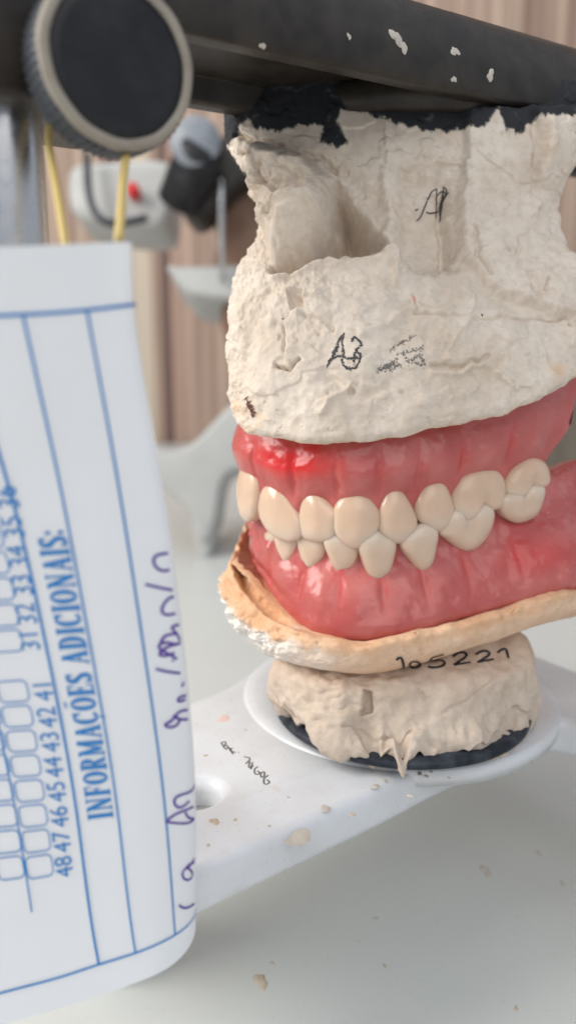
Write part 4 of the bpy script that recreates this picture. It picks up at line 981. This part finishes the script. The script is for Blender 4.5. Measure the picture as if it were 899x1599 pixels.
# ------------------------------------------------------------------ things behind, out of focus
def facing(t, px, py): return (at(px, py, t), np.array([1.0, 0, 0]), np.array([0, sP, cP]), np.array([0, -cP, sP]))
def cut(name, pts, t, depth, m, parent, bevel=.3, smooth=True):
    """solid block with this outline seen from the front, depth cm deep"""
    c = np.mean(pts, 0); k = t / F; ring_ = [((p[0] - c[0]) * k, -(p[1] - c[1]) * k) for p in pts]
    if smooth: ring_ = smooth_ring(ring_, 60)
    return prism(name, ring_, facing(t, *c), -depth, 0, m, parent, bevel, 4)
ba = empty('dental_articulator', at(310, 860, 41.00), 'blurred second articulator with white base and brown casts, standing far behind at the left', 'articulator')
cut('lower_frame', [(236, 700), (262, 702), (300, 690), (335, 655), (372, 622), (420, 610), (470, 640), (470, 700), (400, 730), (352, 745), (340, 800), (325, 845), (308, 835), (295, 800), (262, 770), (238, 745)], 41.00, 5, M['grey'], ba, .35)
cut('foot', [(303, 800), (335, 800), (328, 868), (308, 868)], 41.61, 2.5, M['grey'], ba, .3)
cut('mounting_plate', [(262, 420), (300, 414), (470, 420), (470, 462), (330, 464), (285, 448)], 41.00, 6, M['grey'], ba, .3)
cut('plaster_mount', [(345, 262), (400, 235), (480, 240), (480, 425), (352, 424), (338, 380), (330, 320)], 42.21, 5, M['brown'], ba, .5)
cut('stone_cast', [(355, 462), (480, 462), (480, 560), (380, 565)], 42.21, 5, M['brown'], ba, .4)
b = MB(); revolve(b, at(290, 290, 39.80), at(322, 212, 37.99) - at(290, 290, 39.80), [(-1.0, .2), (-.9, 1.1), (2.2, 1.15), (2.4, .95), (2.5, .3)], 48); b.build('clamp_screw', M['black_knob'], ba)
b = MB(); revolve(b, at(305, 222, 37.99), at(300, 195, 36.18) - at(305, 222, 38.35), [(-.6, .3), (-.5, 1.15), (.1, 1.2), (.3, 1.1), (.35, .2)], 48); b.build('clamp_knob', M['dull'], ba)
cut('upper_arm', [(262, 262), (300, 250), (400, 175), (560, 165), (560, 240), (420, 260), (330, 330), (285, 325)], 40.40, 2.5, M['black'], ba, .4)
b = MB(); revolve(b, at(345, 300, 39.80), UPV, [(-4.3, .14), (0, .16), (.6, .12)], 20); b.build('steel_rod', M['steel'], ba)
mc = empty('lab_handpiece', at(190, 345, 45.83), 'blurred grey white casing with a round red button, seen behind the rubber band', 'device')
cut('casing', [(108, 262), (150, 250), (255, 248), (268, 290), (258, 345), (200, 350), (130, 340), (106, 310)], 45.83, 5, M['grey'], mc, .6)
b = MB(); cc = at(209, 300, 45.10); revolve(b, cc, np.array([0, -1, .2]), [(-.4, .38), (.5, .38), (.62, .2)], 40); b.build('button', M['red'], mc)
b = MB(); tube(b, smooth_line([at(136, 240, 44.86), at(138, 290, 44.62), at(146, 325, 44.62), at(172, 348, 44.62), at(230, 340, 45.10)], 30), .22, 12); b.build('cable', M['knurl'], mc)
bx = cut('storage_box', [(858, 610), (960, 610), (960, 800), (858, 800)], 46, 10, M['khaki'], None, .3, False)
tag(bx, 'dark khaki box standing behind the right end of the pink wax', 'box')

# ------------------------------------------------------------------ light
W = bpy.data.worlds.new('World'); SC.world = W; W.use_nodes = True
bg = W.node_tree.nodes['Background']; bg.inputs[0].default_value = (.84, .92, 1.05, 1); bg.inputs[1].default_value = .60
def area(name, loc_, tgt, size, sy_, e, col):
    l = bpy.data.lights.new(name, 'AREA'); l.shape = 'RECTANGLE'; l.size = size; l.size_y = sy_; l.energy = e; l.color = col
    o = bpy.data.objects.new(name, l); COL.objects.link(o); o.location = loc_
    o.rotation_euler = (Vector(tgt) - Vector(loc_)).to_track_quat('-Z', 'Y').to_euler(); return o
area('window_light', (-48, 4, 44), (2, 15, 9), 34, 40, 42000, (1, .96, .90))
area('fill_light', (10, -45, 55), (2, 20, 4), 60, 60, 17000, (1, .96, .9))  # added fill lamp behind the camera, brightens and evens the table
area('back_light', (-10, 60, 70), (0, 88, 20), 40, 40, 12000, (1, .95, .9))

# ------------------------------------------------------------------ camera
cam = bpy.data.cameras.new('camera'); co = bpy.data.objects.new('camera', cam); COL.objects.link(co); SC.camera = co
co.location = EYE; co.rotation_euler = (math.radians(90) - PITCH, 0, 0)
cam.sensor_fit = 'VERTICAL'; cam.sensor_height = 24; cam.sensor_width = 24; cam.lens = 24 * F / 1599
cam.clip_start = .1; cam.clip_end = 1000
cam.dof.use_dof = True; cam.dof.focus_distance = 12.95; cam.dof.aperture_fstop = cam.lens * 1e-3 / (2 * .115)
SC.view_settings.view_transform = 'Standard'; SC.view_settings.look = 'None'; SC.view_settings.gamma = 1; SC.view_settings.exposure = 0
SC.cycles.use_denoising = True
